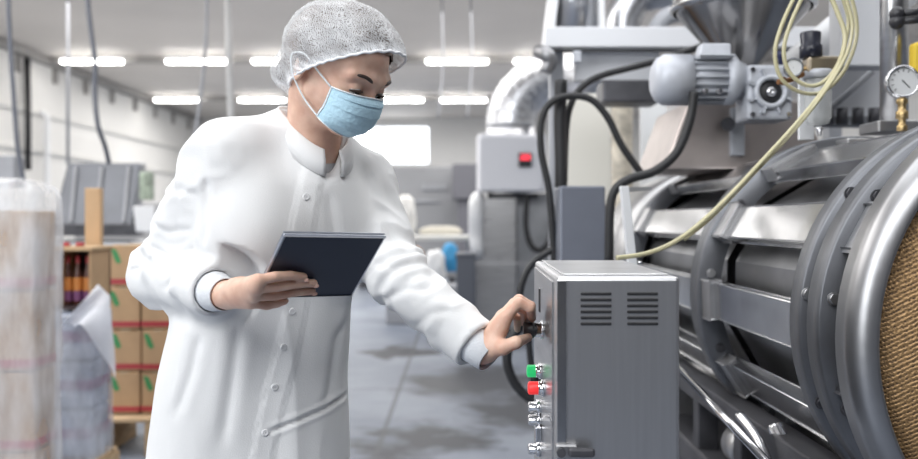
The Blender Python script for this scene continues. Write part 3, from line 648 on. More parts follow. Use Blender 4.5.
MB().box(P(666, 140, 5.2) + Vector((0, 0, -.76)), (.30, .05, 2.0), bev=.01).build('white_board', M('white_board', (.80, .81, .82), .5), label='white panel behind the gear motor and black cable', cat='panel')
lab = {}
def cable(pts, Y, r, label): return MB().tube([P(x, y, Y if not isinstance(Y, tuple) else Y[0] + (Y[1] - Y[0]) * i / (len(pts) - 1)) for i, (x, y) in enumerate(pts)], r, seg=10).build('power_cable', black, label=label, cat='cable', group='black cables behind the control box')
cable([(702, 46), (668, 58), (630, 68), (600, 76), (582, 87), (571, 104), (566, 130), (564, 186)], 3.35, .013, 'black cable rising from the slate cabinet to the pale beam')
cable([(556, 300), (553, 240), (549, 190), (541, 150), (542, 118), (553, 101), (572, 96), (592, 100), (608, 118), (622, 146), (642, 174)], 3.25, .013, 'black cable arching in a wide loop right of the grey cabinet')
cable([(694, 92), (690, 120), (677, 152), (655, 171), (630, 179), (615, 190), (610, 212), (609, 262)], 2.72, .014, 'black cable drooping from the gear motor behind the control box')
cable([(561, 80), (560, 120), (561, 160), (561, 188)], 3.3, .024, 'thick black cable standing on the slate cabinet')
cable([(527, 196), (526, 225), (531, 245), (541, 250), (550, 238), (553, 210), (552, 180), (549, 196)], 10.12, .032, 'black cable looping below the light grey electrical cabinet')
cable([(562, 246), (550, 251), (534, 262), (524, 278), (520, 300), (527, 330), (532, 372), (540, 440), (548, 572)], 3.25, .012, 'black cable curving down left of the control box top')
cable([(561, 306), (546, 309), (528, 318), (512, 338), (507, 360), (513, 380), (524, 394), (540, 404), (562, 410)], 3.2, .017, 'black hose looping low behind the turning hand')
sp = thing('support_strut', 'pale grey slanted strut behind the control box', 'strut', P(634, 300, 2.3))
MB().prism([P(621, 186, 2.3), P(629, 186, 2.3), P(641, 300, 2.3), P(632, 300, 2.3)], (0, .03, 0), bev=.002).build('bar', whitem, sp)
MB().prism([P(628, 187, 2.33), P(652, 187, 2.33), P(652, 190, 2.33), P(629, 192, 2.33)], (0, .03, 0)).build('arm', steel_dull, sp)
MB().prism([P(632, 300, 2.29), P(641, 300, 2.29), P(641, 300, 2.29) - Vector((0, 0, 1.095)), P(632, 300, 2.29) - Vector((0, 0, 1.095))], (0, .05, 0)).build('leg', iron, sp)
# ---------------------------------------------------------------- goods on the left
def carton_proto(name, w, d, h, label, group):
    t = thing(name, label, 'box', (0, 0, 0), group)
    MB().box((0, 0, h / 2), (w, d, h), bev=.006).build('box_body', kraft, t)
    MB().box((0, 0, .028), (w + .004, d + .004, .03), bev=.001).build('red_band', redm, t)
    MB().box((0, 0, h - .002), (.05, d + .003, .008)).build('tape', M('tape', (.55, .42, .27), .35), t)
    for sx in (-.44,):                                        # printed leaf marks on the front
        pts = []
        for k in range(11): a = k / 10; pts.append((sx * w + .32 * w * a, -d / 2 - .0012, h * (.90 - .30 * a) + .03 * math.sin(PI * a)))
        for k in range(9, 0, -1): a = k / 10; pts.append((sx * w + .32 * w * a, -d / 2 - .0012, h * (.90 - .30 * a) - .04 * math.sin(PI * a)))
        MB().prism(pts, (0, .0015, 0)).build('leaf_print', greenm, t, label='green leaf print')
    return t
Yc = 5.0; cw, ch = .186, .238
cp = carton_proto('carton', cw - .010, .30, ch - .006, 'kraft', 'kraft cartons on the pallet')
x0 = P(104, 0, Yc).x
pz = .213
rows = ['bottom', 'second lowest', 'second highest', 'top']; cols = ['column beside the loose white film', 'middle column of the stack', 'column behind the white coat']
first = True
for c in range(3):
    for r in range(4):
        loc = (x0 + cw * (c + .5) + (.006 if r % 2 else 0), Yc + .19 + .008 * ((r + c) % 2), pz + ch * r)
        lb = 'kraft carton on pallet, %s row, %s' % (rows[r], cols[c])
        if first: cp.location = loc; cp['label'] = lb; first = False
        else: dup(cp, loc, lb)
pal = thing('wooden_pallet', 'wooden pallet carrying the kraft cartons with red bands', 'pallet', (x0 + .28, Yc + .19, 0))
for k in range(5): MB().box((x0 + .29, Yc - .02 + .105 * k, .198), (.72, .085, .022), bev=.003).build('deck_board', wood, pal)
for x in (x0 - .02, x0 + .29, x0 + .60): MB().box((x, Yc + .19, .10), (.09, .50, .172), bev=.004).build('stringer', wood, pal)
for x in (x0 - .02, x0 + .29, x0 + .60): MB().box((x, Yc + .19, .01), (.09, .50, .02), bev=.002).build('bottom_board', wood, pal)
# middle stack with bottles in an open carton
bz = P(0, 310, 4.35).z
mid = thing('display_tray', 'open dark carton of bottles beside the cardboard sheet', 'carton', (P(77, 0, 4.35).x, 4.5, bz))
tx0, tx1 = P(55, 0, 4.35).x, P(90, 0, 4.35).x
darkm = M('tray_dark_print', (.05, .03, .03), .5)
MB().box(((tx0 + tx1) / 2, 4.6, bz + .15), (tx1 - tx0, .02, .30)).build('back', darkm, mid)
MB().box(((tx0 + tx1) / 2, 4.48, bz + .008), (tx1 - tx0, .24, .016)).build('tray_floor', darkm, mid)
for x in (tx0 + .005, tx1 - .005): MB().box((x, 4.48, bz + .15), (.01, .24, .30)).build('side', kraft, mid)
MB().hexa(fr(tx0 - .01, tx1 + .01, 4.34, 4.62, bz + .285) + fr(tx0 - .01, tx1 + .01, 4.34, 4.62, bz + .305), bev=.003).build('top_flap', M('carton_tan', (.55, .38, .22), .75), mid)
orange = M('orange_label', (.62, .24, .06), .4); purple = M('purple_label', (.22, .08, .20), .4); amber = M('amber_glass', (.10, .04, .03), .15)
bt = thing('bottle', 'b', 'bottle', (0, 0, 0), 'bottles in the open carton')
MB().lathe((0, 0, 0), (0, 0, 1), [(.001, 0), (.020, 0), (.022, .006), (.022, .13), (.018, .16), (.009, .19), (.009, .235), (.001, .235)], 20).build('glass_body', amber, bt, smooth=True)
MB().lathe((0, 0, 0), (0, 0, 1), [(.0225, .07), (.0225, .135)], 20).build('upper_label', orange, bt)
MB().lathe((0, 0, 0), (0, 0, 1), [(.0225, .02), (.0225, .068)], 20).build('lower_label', purple, bt)
MB().lathe((0, 0, 0), (0, 0, 1), [(.0105, .205), (.0105, .24), (.001, .242)], 16).build('bottle_cap', redm, bt)
for i, (px, s) in enumerate(((68, 'left'), (78, 'middle'), (88, 'right'))):
    loc = (P(px, 0, 4.45).x, 4.45, bz + .017); lb = 'dark bottle with orange label, %s one of three in the open carton' % {'left': 'leftmost', 'middle': 'middle', 'right': 'rightmost'}[s]
    if i == 0: bt.location = loc; bt['label'] = lb
    else: dup(bt, loc, lb)
zt = bz + .306
for i, px in enumerate((66, 80)):
    MB().lathe((P(px, 0, 4.42).x, 4.42, zt), (0, 0, 1), [(.001, 0), (.02, 0), (.02, .018), (.001, .02)], 16).build('red_cap', redm, mid)  # red bottle caps lying on top of the tray
MB().hexa(fr(P(85, 0, 4.65).x, P(98, 0, 4.65).x, 4.65, 4.675, .01) + fr(P(84.5, 0, 4.65).x, P(98, 0, 4.65).x, 4.65, 4.675, P(0, 188, 4.65).z), bev=.004).hexa(fr(P(98, 0, 4.65).x, P(100.5, 0, 4.65).x, 4.645, 4.69, .01) + fr(P(98, 0, 4.65).x, P(100.5, 0, 4.65).x, 4.645, 4.69, P(0, 188, 4.65).z), bev=.003).build('cardboard_sheet', M('board_tan', (.60, .40, .23), .7, var=.05, vs=8), label='upright brown cardboard corner board between the stacks', cat='cardboard')
film = MA('stretch_film', (.84, .86, .90), .66, .22, 7, .35, .7, .26, bump=.55, dist=.03, aniso=(1.6, 1.6, .5))
film2 = MA('stretch_film_thick', (.80, .84, .92), .68, .22, 7, .35, .7, .28, bump=.6, dist=.03, aniso=(1.4, 1.4, .6))
def wrap(name, x0, x1, y0, y1, z0, z1, mat, label, seed, amp=.012, rnd=.10, top=.10):
    # stretch film shell: rounded-rectangle tube, closed on top, with folds
    hx, hy = (x1 - x0) / 2, (y1 - y0) / 2; c = Vector(((x0 + x1) / 2, (y0 + y1) / 2, 0)); nu, nv = 120, 70; pts = []
    for j in range(nv):
        v = j / (nv - 1)
        for i in range(nu):
            a = 2 * PI * i / nu; ca, sa = math.cos(a), math.sin(a); n = 6
            r = (abs(ca / hx) ** n + abs(sa / hy) ** n) ** (-1 / n)
            if v < .8: z = z0 + (z1 - top - z0) * v / .8; s = 1
            else:
                b = (v - .8) / .2 * PI / 2; z = z1 - top + top * math.sin(b) ** .7; s = max(.02, math.cos(b) ** .35) if b < PI / 2 - .01 else .02
            pts.append((c.x + r * ca * s, c.y + r * sa * s, z))
    p = np.array(pts); d = amp * (ntree(p * np.array([9, 9, 2.2]), 3, seed) + .8 * np.abs(vnoise(p * np.array([16, 16, 5]), seed + 5)))
    out = p - np.array([c.x, c.y, 0]); out[:, 2] = np.where(p[:, 2] > z1 - top, .15, 0); out /= np.maximum(np.linalg.norm(out, axis=1), 1e-6)[:, None]; p = p + out * d[:, None]
    i, j = np.meshgrid(np.arange(nu), np.arange(nv - 1)); i = i.ravel(); j = j.ravel()
    q = np.stack([j * nu + i, j * nu + (i + 1) % nu, (j + 1) * nu + (i + 1) % nu, (j + 1) * nu + i], 1)
    return np_mesh(name, p, q, [mat], label=label, cat='plastic film')
# front left wrapped stack
Yn = 3.3; nx1 = P(36, 0, Yn).x; nw, nh, nd = .28, .30, .18
fz = .14
np_ = carton_proto('carton', nw - .006, nd, nh - .006, 'k', 'wrapped cartons at the left edge')
ro = ['bottom', 'second lowest', 'third', 'topmost']; first = True
for c in range(2):
    for r in range(4):
        loc = (nx1 - .02 - nw * (c + .5), Yn + .12, fz + nh * r); lb = 'carton under clear film in the left front stack, %s of the %s column' % (ro[r], ('right', 'left')[c])
        if first: np_.location = loc; np_['label'] = lb; first = False
        else: dup(np_, loc, lb)
wrap('stretch_film', nx1 - .62, nx1 + .004, Yn - .01, Yn + .25, .14, P(0, 177, Yn).z, film, 'crinkled clear film around the carton stack at the left edge', 3, .012)
pal2 = thing('wooden_pallet', 'wooden pallet under the film wrapped stack at left edge', 'pallet', (nx1 - .33, Yn + .12, 0))
for k in range(5): MB().box((nx1 - .33, Yn + .02 + .05 * k, .127), (.66, .04, .022), bev=.003).build('deck_board', wood, pal2)
for x in (nx1 - .64, nx1 - .33, nx1 - .02): MB().box((x, Yn + .12, .058), (.09, .25, .116), bev=.004).build('stringer', wood, pal2)
# lower wrapped stack in the middle, under the bottle carton
bx0, bx1 = P(40, 0, 4.3).x, P(92, 0, 4.3).x
mz = bz - .004
blue = M('bottle_pack_blue', (.32, .36, .46), .5, var=.3, vs=12)
pk = thing('bottle_pack', 'a', 'bottle pack', (0, 0, 0), 'film wrapped packs under the bottle carton')
ph = (mz - .16) / 3
MB().box((0, 0, ph / 2), (.22, .24, ph - .006), bev=.015).build('pack_body', blue, pk)
MB().box((0, -.001, ph * .5), (.222, .243, .05), bev=.002).build('pack_label', purple, pk)
for r in range(3):
    loc = ((bx0 + bx1) / 2, 4.44, .155 + ph * r); lb = 'bluish wrapped bottle pack below the open bottle carton, %s of three' % ('bottom', 'middle', 'top')[r]
    if r == 0: pk.location = loc; pk['label'] = lb
    else: dup(pk, loc, lb)
wrap('stretch_film', bx0 - .005, bx1 + .005, 4.30, 4.58, .15, mz - .001, film2, 'bluish white film around the low stack between the pallets', 11, .012, top=.02)
pal3 = thing('wooden_pallet', 'wooden pallet under the low bluish wrapped stack', 'pallet', ((bx0 + bx1) / 2, 4.48, 0))
for k in range(4): MB().box(((bx0 + bx1) / 2, 4.33 + .075 * k, .137), (.28, .06, .022), bev=.003).build('deck_board', wood, pal3)
for x in (bx0 + .01, bx1 - .01): MB().box((x, 4.44, .063), (.07, .30, .126), bev=.004).build('stringer', wood, pal3)
# loose sheet of white film hanging over the corner
def sheet(u, v):
    A_, B_, C_, D_ = P(98, 284, 4.28), P(54, 338, 4.22), P(110, 296, 4.28), P(113, 386, 4.22)
    p = (A_ * (1 - u) + C_ * u) * (1 - v) + (B_ * (1 - u) + D_ * u) * v
    e = math.sin(PI * u) * v
    return p + Vector((.0, -.05 * math.sin(9 * u + 3 * v) * v, .17 * e + .02 * math.sin(14 * u) * v))
MB().grid(sheet, 36, 36).build('loose_film', MA('loose_film', (.84, .86, .92), .93, .4, 9, .3, .7, .8, bump=.4), label='loose white plastic sheet hanging off the stack corner', cat='plastic film', smooth=True)
# tilted grey hopper machine behind
tg = M('tilted_grey', (.17, .18, .205), .45, .3, var=.15, vs=3)
Yh = 9.0; th = thing('tipping_hopper', 'dark grey tilted hopper machine behind the cartons at left', 'machine', (P(98, 0, Yh).x, Yh + .3, 0))
MB().hexa([P(52, 226, Yh), P(132, 226, Yh), P(140, 226, Yh + .9), P(60, 226, Yh + .9), P(68, 163, Yh + .25), P(141, 163, Yh + .25), P(146, 163, Yh + 1), P(72, 163, Yh + 1)], bev=.02).build('hopper_body', tg, th)
MB().hexa([P(50, 236, Yh - .05), P(137, 236, Yh - .05), P(144, 236, Yh + .95), P(56, 236, Yh + .95), P(50, 224, Yh - .05), P(137, 224, Yh - .05), P(144, 224, Yh + .95), P(56, 224, Yh + .95)], bev=.01).build('lower_lip', iron, th)
for px in (74, 100, 127): MB().prism([P(px, 166, Yh + .2), P(px + 3, 166, Yh + .2), P(px - 2, 222, Yh - .01), P(px - 5, 222, Yh - .01)], (0, .03, 0)).build('rib', greym, th)
MB().box(P(96, 246, Yh + .4), (.95, .7, .12), bev=.01).build('pale_base', whitem, th)
for dx in (-.4, .4):
    for dy in (.1, .7): MB().box((P(96, 0, Yh).x + dx, Yh + dy, .48), (.09, .09, .96), bev=.006).build('leg', greym, th)
MB().hexa([P(136, 232, Yh - .3), P(156, 232, Yh - .3), P(156, 232, Yh + .2), P(136, 232, Yh + .2), P(133, 206, Yh - .3), P(154, 206, Yh - .3), P(154, 206, Yh + .2), P(133, 206, Yh + .2)], bev=.01).build('white_case', whitem, th)
MB().box(P(147, 186, Yh - .1), (.12, .12, .28), bev=.02).build('green_bottle_stand', M('mixed_green', (.34, .40, .32), .5, var=.5, vs=18), th)
MB().box(P(8, 172, 8.0), (.2, .2, .28), bev=.01).build('wall_box', greym, label='small grey box at the left edge above the wrapped stack', cat='box')
# ---------------------------------------------------------------- far end of the hall
bgm = M('far_grey_machine', (.27, .275, .29), .5, var=.12, vs=1.2)
Yf = 17.
fm_ = thing('grey_machine', 'wide grey machine below the bright far window', 'machine', (P(415, 0, Yf).x, Yf + .6, 0))
MB().box((P(418, 0, Yf).x, Yf + .6, (P(0, 166, Yf).z + .2) / 2), (P(462, 0, Yf).x - P(345, 0, Yf).x, 1.2, P(0, 166, Yf).z - .2), bev=.04).build('body', bgm, fm_)
MB().box(P(418, 201, Yf - .02), (.75, .06, .04)).build('slot', greym, fm_)
for k in range(5): MB().box(P(424 + 5 * k, 187, Yf - .02), (.06, .06, .10)).build('sign_plate', MT['vent'] if 'vent' in MT else greym, fm_)
for px in (362, 452): MB().box((P(px, 0, Yf).x, Yf + .6, .1), (.15, 1., .2)).build('foot', iron, fm_)
MB().box(P(466, 182, 16.5), (.5, .5, .65), bev=.03).box((P(466, 0, 16.5).x, 16.5, P(0, 182, 16.5).z / 2 - .16), (.3, .3, P(0, 182, 16.5).z - .33)).build('pump_unit', M('pump_dark', (.13, .13, .15), .5), label='dark unit at the far end left of the grey control cabinet', cat='machine')
tb_ = thing('work_table', 'pale work table at the far end of the hall', 'table', (P(435, 0, 12).x, 12.3, 0))
MB().box(P(432, 238, 12) + Vector((0, .3, 0)), (1.05, .8, .06), bev=.01).build('tabletop', M('table_pale', (.62, .62, .60), .5), tb_)
for px in (396, 468):
    for dy in (0, .6): MB().box((P(px, 0, 12).x, 12 + dy, .52), (.05, .05, 1.0)).build('leg', greym, tb_)
MB().box((P(432, 0, 12).x, 12.3, .35), (.95, .6, .04)).build('shelf', greym, tb_)
def sack(px0, px1, py0, py1, Y, mat, name, label, cat, seed=1, dz=None):
    a, b = P(px0, py1, Y), P(px1, py0, Y); c = (a + b) / 2; h = (b - a) / 2
    m = MB(); r = bmesh.ops.create_icosphere(m.bm, subdivisions=4, radius=1)['verts']
    for v in r:
        k = v.co.copy(); n = 4; s = (abs(k.x) ** n + abs(k.y) ** n + abs(k.z) ** n) ** (-1 / n); k = k * s
        w = 1 - .25 * max(0, k.z); v.co = c + Vector((k.x * h.x * w, k.y * min(h.x, h.z) * .8 * w, k.z * h.z)) * (1 + .06 * math.sin(5 * k.x + seed) * math.cos(6 * k.z + seed))
    return m.build(name, mat, label=label, cat=cat, smooth=True)
sack(395, 416, 195, 235.2, 12.1, M('sack_white', (.72, .71, .69), .6), 'wrapped_sack', 'pale wrapped bundle standing on the far table near the coat sleeve', 'sack', 2)
sack(419, 462, 226, 234.8, 12.3, M('sack_cream', (.60, .57, .50), .6), 'flat_parcel', 'low cream parcel lying on the far table', 'parcel', 5)
sack(401, 425, 247, 276, 11.6, M('sack_brown', (.42, .27, .18), .7), 'brown_sack', 'brown sack in front of the far table', 'sack', 3)
sack(424, 446, 250, 283.5, 11.4, M('sack_plastic', (.82, .83, .85), .4), 'white_bag', 'white plastic bag in front of the far table', 'bag', 6)

sack(441, 459, 243, 272, 11.6, M('sack_blue', (.05, .32, .62), .5), 'blue_bag', 'bright blue bag beside the white plastic bag', 'bag', 8)
MB().box((P(425, 0, 11.5).x, 11.5, P(0, 284, 11.5).z / 2), (.95, .6, P(0, 284, 11.5).z), bev=.02).build('storage_crate', greym, label='grey crate carrying the bags before the far table', cat='crate')
dbn = thing('dark_bin', 'dark blue grey bin left of the bright stainless column', 'bin', (P(466, 0, 9.5).x, 9.5, 0))
MB().box((P(466, 0, 9.5).x, 9.5, .48), (.20, .3, .86), bev=.02).build('body', M('bin_dark', (.10, .11, .135), .45), dbn)
MB().box((P(466, 0, 9.5).x, 9.5, .93), (.22, .32, .05), bev=.015).build('lid', M('bin_dark', (.10, .11, .135), .45), dbn)
for s in (-1, 1): MB().cyl((P(466, 0, 9.5).x + s * .07, 9.35, .04), (P(466, 0, 9.5).x + s * .07, 9.65, .04), .04, seg=14).build('wheel', iron, dbn)
sack(441, 458, 312, 338, 9.9, M('floor_bag', (.30, .30, .31), .6), 'grey_bag', 'grey bag on the floor left of the dark bin', 'bag', 4)
MB().box((P(200, 0, 15).x, 15.4, .8), (4.2, .8, 1.6), bev=.03).build('far_cabinet', M('far_cabinet_grey', (.36, .36, .37), .5), label='long pale grey cabinet along the hall behind the person', cat='cabinet')
# ---------------------------------------------------------------- the person in the white coat
PV = lambda x, y, Y: np.array(P(x, y, Y))
ya, pi_ = math.radians(58), math.radians(28)
fw0 = V3(math.sin(ya), -math.cos(ya), 0); hr = V3(-math.cos(ya), -math.sin(ya), 0)
hf = math.cos(pi_) * fw0 - math.sin(pi_) * V3(0, 0, 1); hu = math.sin(pi_) * fw0 + math.cos(pi_) * V3(0, 0, 1)
H0 = PV(330, 74, 1.63) + .008 * hf + .016 * hu
HA = np.stack([hr, hf, hu])                              # rows: her right, forward, up
def H(r, f, u): return H0 + r * hr + f * hf + u * hu
def HL(p): return (p - H0) @ HA.T
ta = math.radians(38); tF = V3(math.sin(ta), -math.cos(ta), 0); tR = V3(-math.cos(ta), -math.sin(ta), 0)
shR, elR, wrR = PV(216, 163, 1.63), PV(163, 274, 1.72), PV(226, 295, 1.525)
shL, elL, wrL = PV(364, 184, 1.84), PV(398, 278, 1.71), PV(483, 351, 1.60)
NB = PV(312, 150, 1.69)
# tablet plane
TC = PV(320, 265.5, 1.48); tu = V3(.151, .105, -.005); tv = V3(.064, -.085, .099)
tn = nrm(np.cross(tu, tv)); tu_ = nrm(tu); tv_ = nrm(np.cross(tn, tu_)); TAX = np.stack([tu_, tv_, tn])
CAM = V3(0, 0, CZ)
def on_tab(px, py, off):
    d = V3((px - CX) / FPX, 1, (HY - py) / FPX); t = ((TC + tn * off - CAM) @ tn) / (d @ tn); return CAM + d * t
# torso as stacked ellipses: z, centre x, centre y, half width, half depth, yaw
LO = np.array([
    [.40, -.416, 1.770, .240, .185, 18], [.62, -.412, 1.762, .216, .165, 18], [.85, -.406, 1.745, .190, .142, 18], [1.0, -.398, 1.735, .178, .128, 23],
    [1.14, -.375, 1.725, .163, .118, 29], [1.24, -.352, 1.722, .166, .122, 34], [1.31, -.338, 1.725, .166, .118, 37], [1.37, -.328, 1.73, .155, .095, 38], [1.43, -.318, 1.73, .125, .065, 38], [1.46, -.31, 1.73, .10, .05, 38]])
_zz = np.linspace(.36, 1.5, 115); _LT = np.stack([np.interp(_zz, LO[:, 0], LO[:, i]) for i in range(1, 6)], 1)
for _ in range(6): _LT[1:-1] = (_LT[:-2] + 2 * _LT[1:-1] + _LT[2:]) / 4
def loft(off, z0, z1):
    def f(p):
        c = [np.interp(p[:, 2], _zz, _LT[:, i]) for i in range(5)]; a = np.radians(c[4])
        dx, dy = p[:, 0] - c[0], p[:, 1] - c[1]; x = dx * np.cos(a) + dy * np.sin(a); y = dx * np.sin(a) - dy * np.cos(a)
        A, B = c[2] + off, c[3] + off; n = 2.3
        k = ((np.abs(x) / A) ** n + (np.abs(y) / B) ** n) ** (1 / n); d = (k - 1) * np.minimum(A, B)
        return np.maximum(np.maximum(d, z0 - p[:, 2]), p[:, 2] - z1)
    return f
# ---- body: one continuous surface
S = Sdf()
S.ell(H(0, -.002, .022), (.073, .098, .092), HA, .02)
S.ell(H(0, .031, -.020), (.054, .058, .076), HA, .025)
for s in (-1, 1):
    S.cone(H(s * .044, .005, -.054), H(s * .011, .058, -.083), .017, .014, .03)
    S.ell(H(s * .036, .053, -.030), (.020, .022, .022), HA, .02)
    S.cone(H(s * .014, .092, .012), H(s * .046, .078, .014), .011, .010, .018)
S.ell(H(0, .066, -.083), (.017, .015, .013), HA, .02)
S.cone(H(0, .090, .000), H(0, .100, -.034), .008, .010, .015)
for s in (-1, 1):
    S.ell(H(s * .011, .093, -.038), (.009, .010, .008), HA, .008)
    S.ell(H(s * .032, .106, -.007), (.019, .018, .012), HA, .016, 's')
for s in (-1, 1): S.ell(H(s * .031, .0800, -.006), (.0138, .0125, .0125), HA, .004)
for z_, r_ in ((-.060, .0065), (-.069, .0075)): S.cone(H(-.014, .083, z_), H(.014, .083, z_), r_, r_, .006)
for s in (-1, 1):                                           # ears
    ea = nrm(V3(s, -.35, 0)); eb = nrm(V3(.35 * s, 1, 0)); EA = np.stack([ea @ HA, eb @ HA, hu])
    S.ell(H(s * .076, -.012, -.010), (.007, .018, .031), EA, .008); S.ell(H(s * .081, -.008, -.008), (.006, .010, .019), EA, .005, 's')
S.cone(H(0, -.028, -.045), NB, .050, .049, .02); S.cone(NB, V3(-.302, 1.735, 1.37), .049, .052, .02)
S.add(loft(-.024, .80, 1.40), .05)
S.chain([V3(-.31, 1.735, 1.385), shR], [.042, .038], .02); S.chain([V3(-.305, 1.74, 1.375), shL], [.042, .038], .02)
S.chain([shR, elR, wrR], [.044, .036, .024], .03, .02); S.chain([shL, elL, wrL], [.044, .036, .024], .03, .02)
hipR, hipL = V3(-.495, 1.715, .86), V3(-.325, 1.772, .86)
knR, knL = V3(-.505, 1.70, .46), V3(-.335, 1.755, .46); anR, anL = V3(-.50, 1.745, .075), V3(-.33, 1.80, .075)
for h_, k_, a_ in ((hipR, knR, anR), (hipL, knL, anL)):
    S.chain([h_, k_, a_], [.078, .054, .036], .05, .03); S.cone(a_ + V3(0, 0, -.03), a_ + V3(.06, -.15, -.042), .034, .026, .03)
# right hand, under the tablet
i_M, m_M, r_M, p_M = on_tab(258, 280.5, .020), on_tab(256, 288, .023), on_tab(254, 296, .022), on_tab(252, 303, .016)
pw = wrR
for mc, r_ in ((i_M, .0115), (m_M, .0115), (r_M, .011), (p_M, .0105)): S.cone(pw + (mc - pw) * .12, mc, .0175, r_, .012)
S.ell((pw + m_M) / 2 + V3(0, .004, 0), (.034, .014, .022), np.stack([nrm(m_M - pw), nrm(np.cross(nrm(m_M - pw), i_M - p_M)), nrm(np.cross(nrm(np.cross(nrm(m_M - pw), i_M - p_M)), nrm(m_M - pw)))]), .012)
FR = [([i_M, on_tab(275, 276.5, .019), on_tab(291, 275.5, .0145), on_tab(303.5, 277, .0122)], [.0092, .0082, .0077, .0070]),
      ([m_M, on_tab(278, 286.5, .021), on_tab(298, 283.5, .0155), on_tab(313.5, 283, .0125)], [.0094, .0084, .0078, .0071]),
      ([r_M, on_tab(276, 295.5, .021), on_tab(296, 292, .0155), on_tab(312, 291, .0122)], [.0090, .0080, .0075, .0068]),
      ([p_M, on_tab(267, 305.5, .019), on_tab(277, 303.5, .019), on_tab(285, 301, .016)], [.0084, .0075, .0069, .0062])]
for pts, rad in FR: S.chain(pts, rad, .0022, .002)
th0 = pw + (i_M - pw) * .32 - tn * .004
S.chain([th0, on_tab(259, 284, -.012), on_tab(278, 279, -.022), on_tab(294, 274, -.0155)], [.0150, .0120, .0100, .0080], .012, .004)
# left hand, turning the knob
K = np.array(KN)
W_ = wrL
iM, mM, rM, pM = PV(505, 318, 1.585), PV(504, 315.5, 1.606), PV(502, 316.5, 1.627), PV(499, 320, 1.645)
for mc, r_ in ((iM, .0125), (mM, .0125), (rM, .012), (pM, .011)): S.cone(W_ + (mc - W_) * .1, mc, .0175, r_, .012)
S.ell((W_ + (mM + iM) / 2) / 2 + V3(.002, 0, -.004), (.040, .026, .016), np.stack([nrm(mM - W_), nrm(V3(0, 1, 0) - nrm(mM - W_) * nrm(mM - W_)[1]), nrm(np.cross(nrm(mM - W_), V3(0, 1, 0)))]), .012)
tipx = K + V3(-.024, 0, 0)
FL = [([iM, PV(519, 302.5, 1.580), PV(530, 308, 1.583), tipx + V3(.004, -.006, .0215)], [.0104, .0094, .0084, .0072]),
      ([mM, PV(519, 299.5, 1.605), PV(531, 306, 1.608), tipx + V3(.006, .012, .0205)], [.0104, .0094, .0084, .0072]),
      ([rM, PV(514, 303, 1.632), PV(524, 311, 1.634), tipx + V3(-.006, .030, .008)], [.0100, .0090, .0080, .0070]),
      ([pM, PV(509, 310, 1.655), PV(517, 318, 1.655), tipx + V3(-.020, .040, -.004)], [.0090, .0080, .0072, .0062])]
for pts, rad in FL: S.chain(pts, rad, .005, .003)
S.chain([PV(491, 349, 1.588), PV(503, 347.5, 1.566), PV(516, 342.5, 1.562), tipx + V3(-.004, -.016, -.012)], [.0165, .0130, .0108, .0080], .014, .005)
v, q = S.mesh((-.72, 1.36, -.01), (.24, 2.0, 1.74), .003)
def skin_mat():
    m = M('skin', (.74, .48, .36), .45, Subsurface_Weight=.12, Subsurface_Scale=.01); nt = m.node_tree; L = nt.links; b = nt.nodes['Principled BSDF']
    b.inputs['Subsurface Radius'].default_value = (1, .35, .2)
    n = nt.nodes.new('ShaderNodeTexNoise'); n.inputs['Scale'].default_value = 34; n.inputs['Detail'].default_value = 4
    r = nt.nodes.new('ShaderNodeValToRGB'); r.color_ramp.elements[0].color = (.68, .41, .305, 1); r.color_ramp.elements[1].color = (.79, .535, .415, 1); r.color_ramp.elements[0].position = .35; r.color_ramp.elements[1].position = .65
    g = nt.nodes.new('ShaderNodeNewGeometry'); L.new(g.outputs['Position'], n.inputs[0]); L.new(n.outputs[0], r.inputs[0]); L.new(r.outputs[0], b.inputs['Base Color'])
    return m
skin = skin_mat()
per = thing('person', 'person in white coat, hair net and blue mask, turning a knob', 'person', (-.40, 1.75, 0))
body = np_mesh('body', v, q, [skin], per)
# eyes, brows, lashes
dkbrown = M('dark_brown_hair', (.045, .028, .020), .5, var=.4, vs=40)
for s in (-1, 1):
    e = MB().ball(H(s * .031, .0798, -.0090), .0128, seg=24).build('eye', M('eye_white', (.75, .73, .72), .2), per, smooth=True)
    MB().lathe(H(s * .031, .0798, -.0090), hf - .75 * hu, [(.001, .0131), (.003, .0129), (.0058, .0118)], 20).build('iris', M('iris_dark', (.03, .02, .015), .15), e)
    MB().tube([H(s * .0165, .0890, -.0120), H(s * .024, .0932, -.0105), H(s * .032, .0947, -.0105), H(s * .041, .0905, -.0120), H(s * .049, .085, -.0130)], [.0010, .0020, .0028, .0028, .0012], seg=8).build('eyelashes', dkbrown, e)
    MB().tube([H(s * .014, .1005, .010), H(s * .024, .1005, .0145), H(s * .036, .096, .0175), H(s * .047, .0865, .0155), H(s * .053, .079, .011)], [.0018, .0032, .0032, .0024, .0010], seg=8).build('eyebrow', dkbrown, per)
# fingernails
nail = M('nail_pink', (.76, .47, .38), .25)
for pts, rad in FR[:3]:
    t_ = pts[-1] + nrm(pts[-1] - pts[-2]) * rad[-1] * .35; MB().ball(Vector(t_ + tn * rad[-1] * .86), .0048, (1.15, .5, .8), 12).build('fingernail', nail, body)
t_ = np.array(KN) + V3(-.030, -.0245, -.0125); MB().ball(Vector(t_), .005, (1.2, .35, .85), 12).build('fingernail', nail, body)
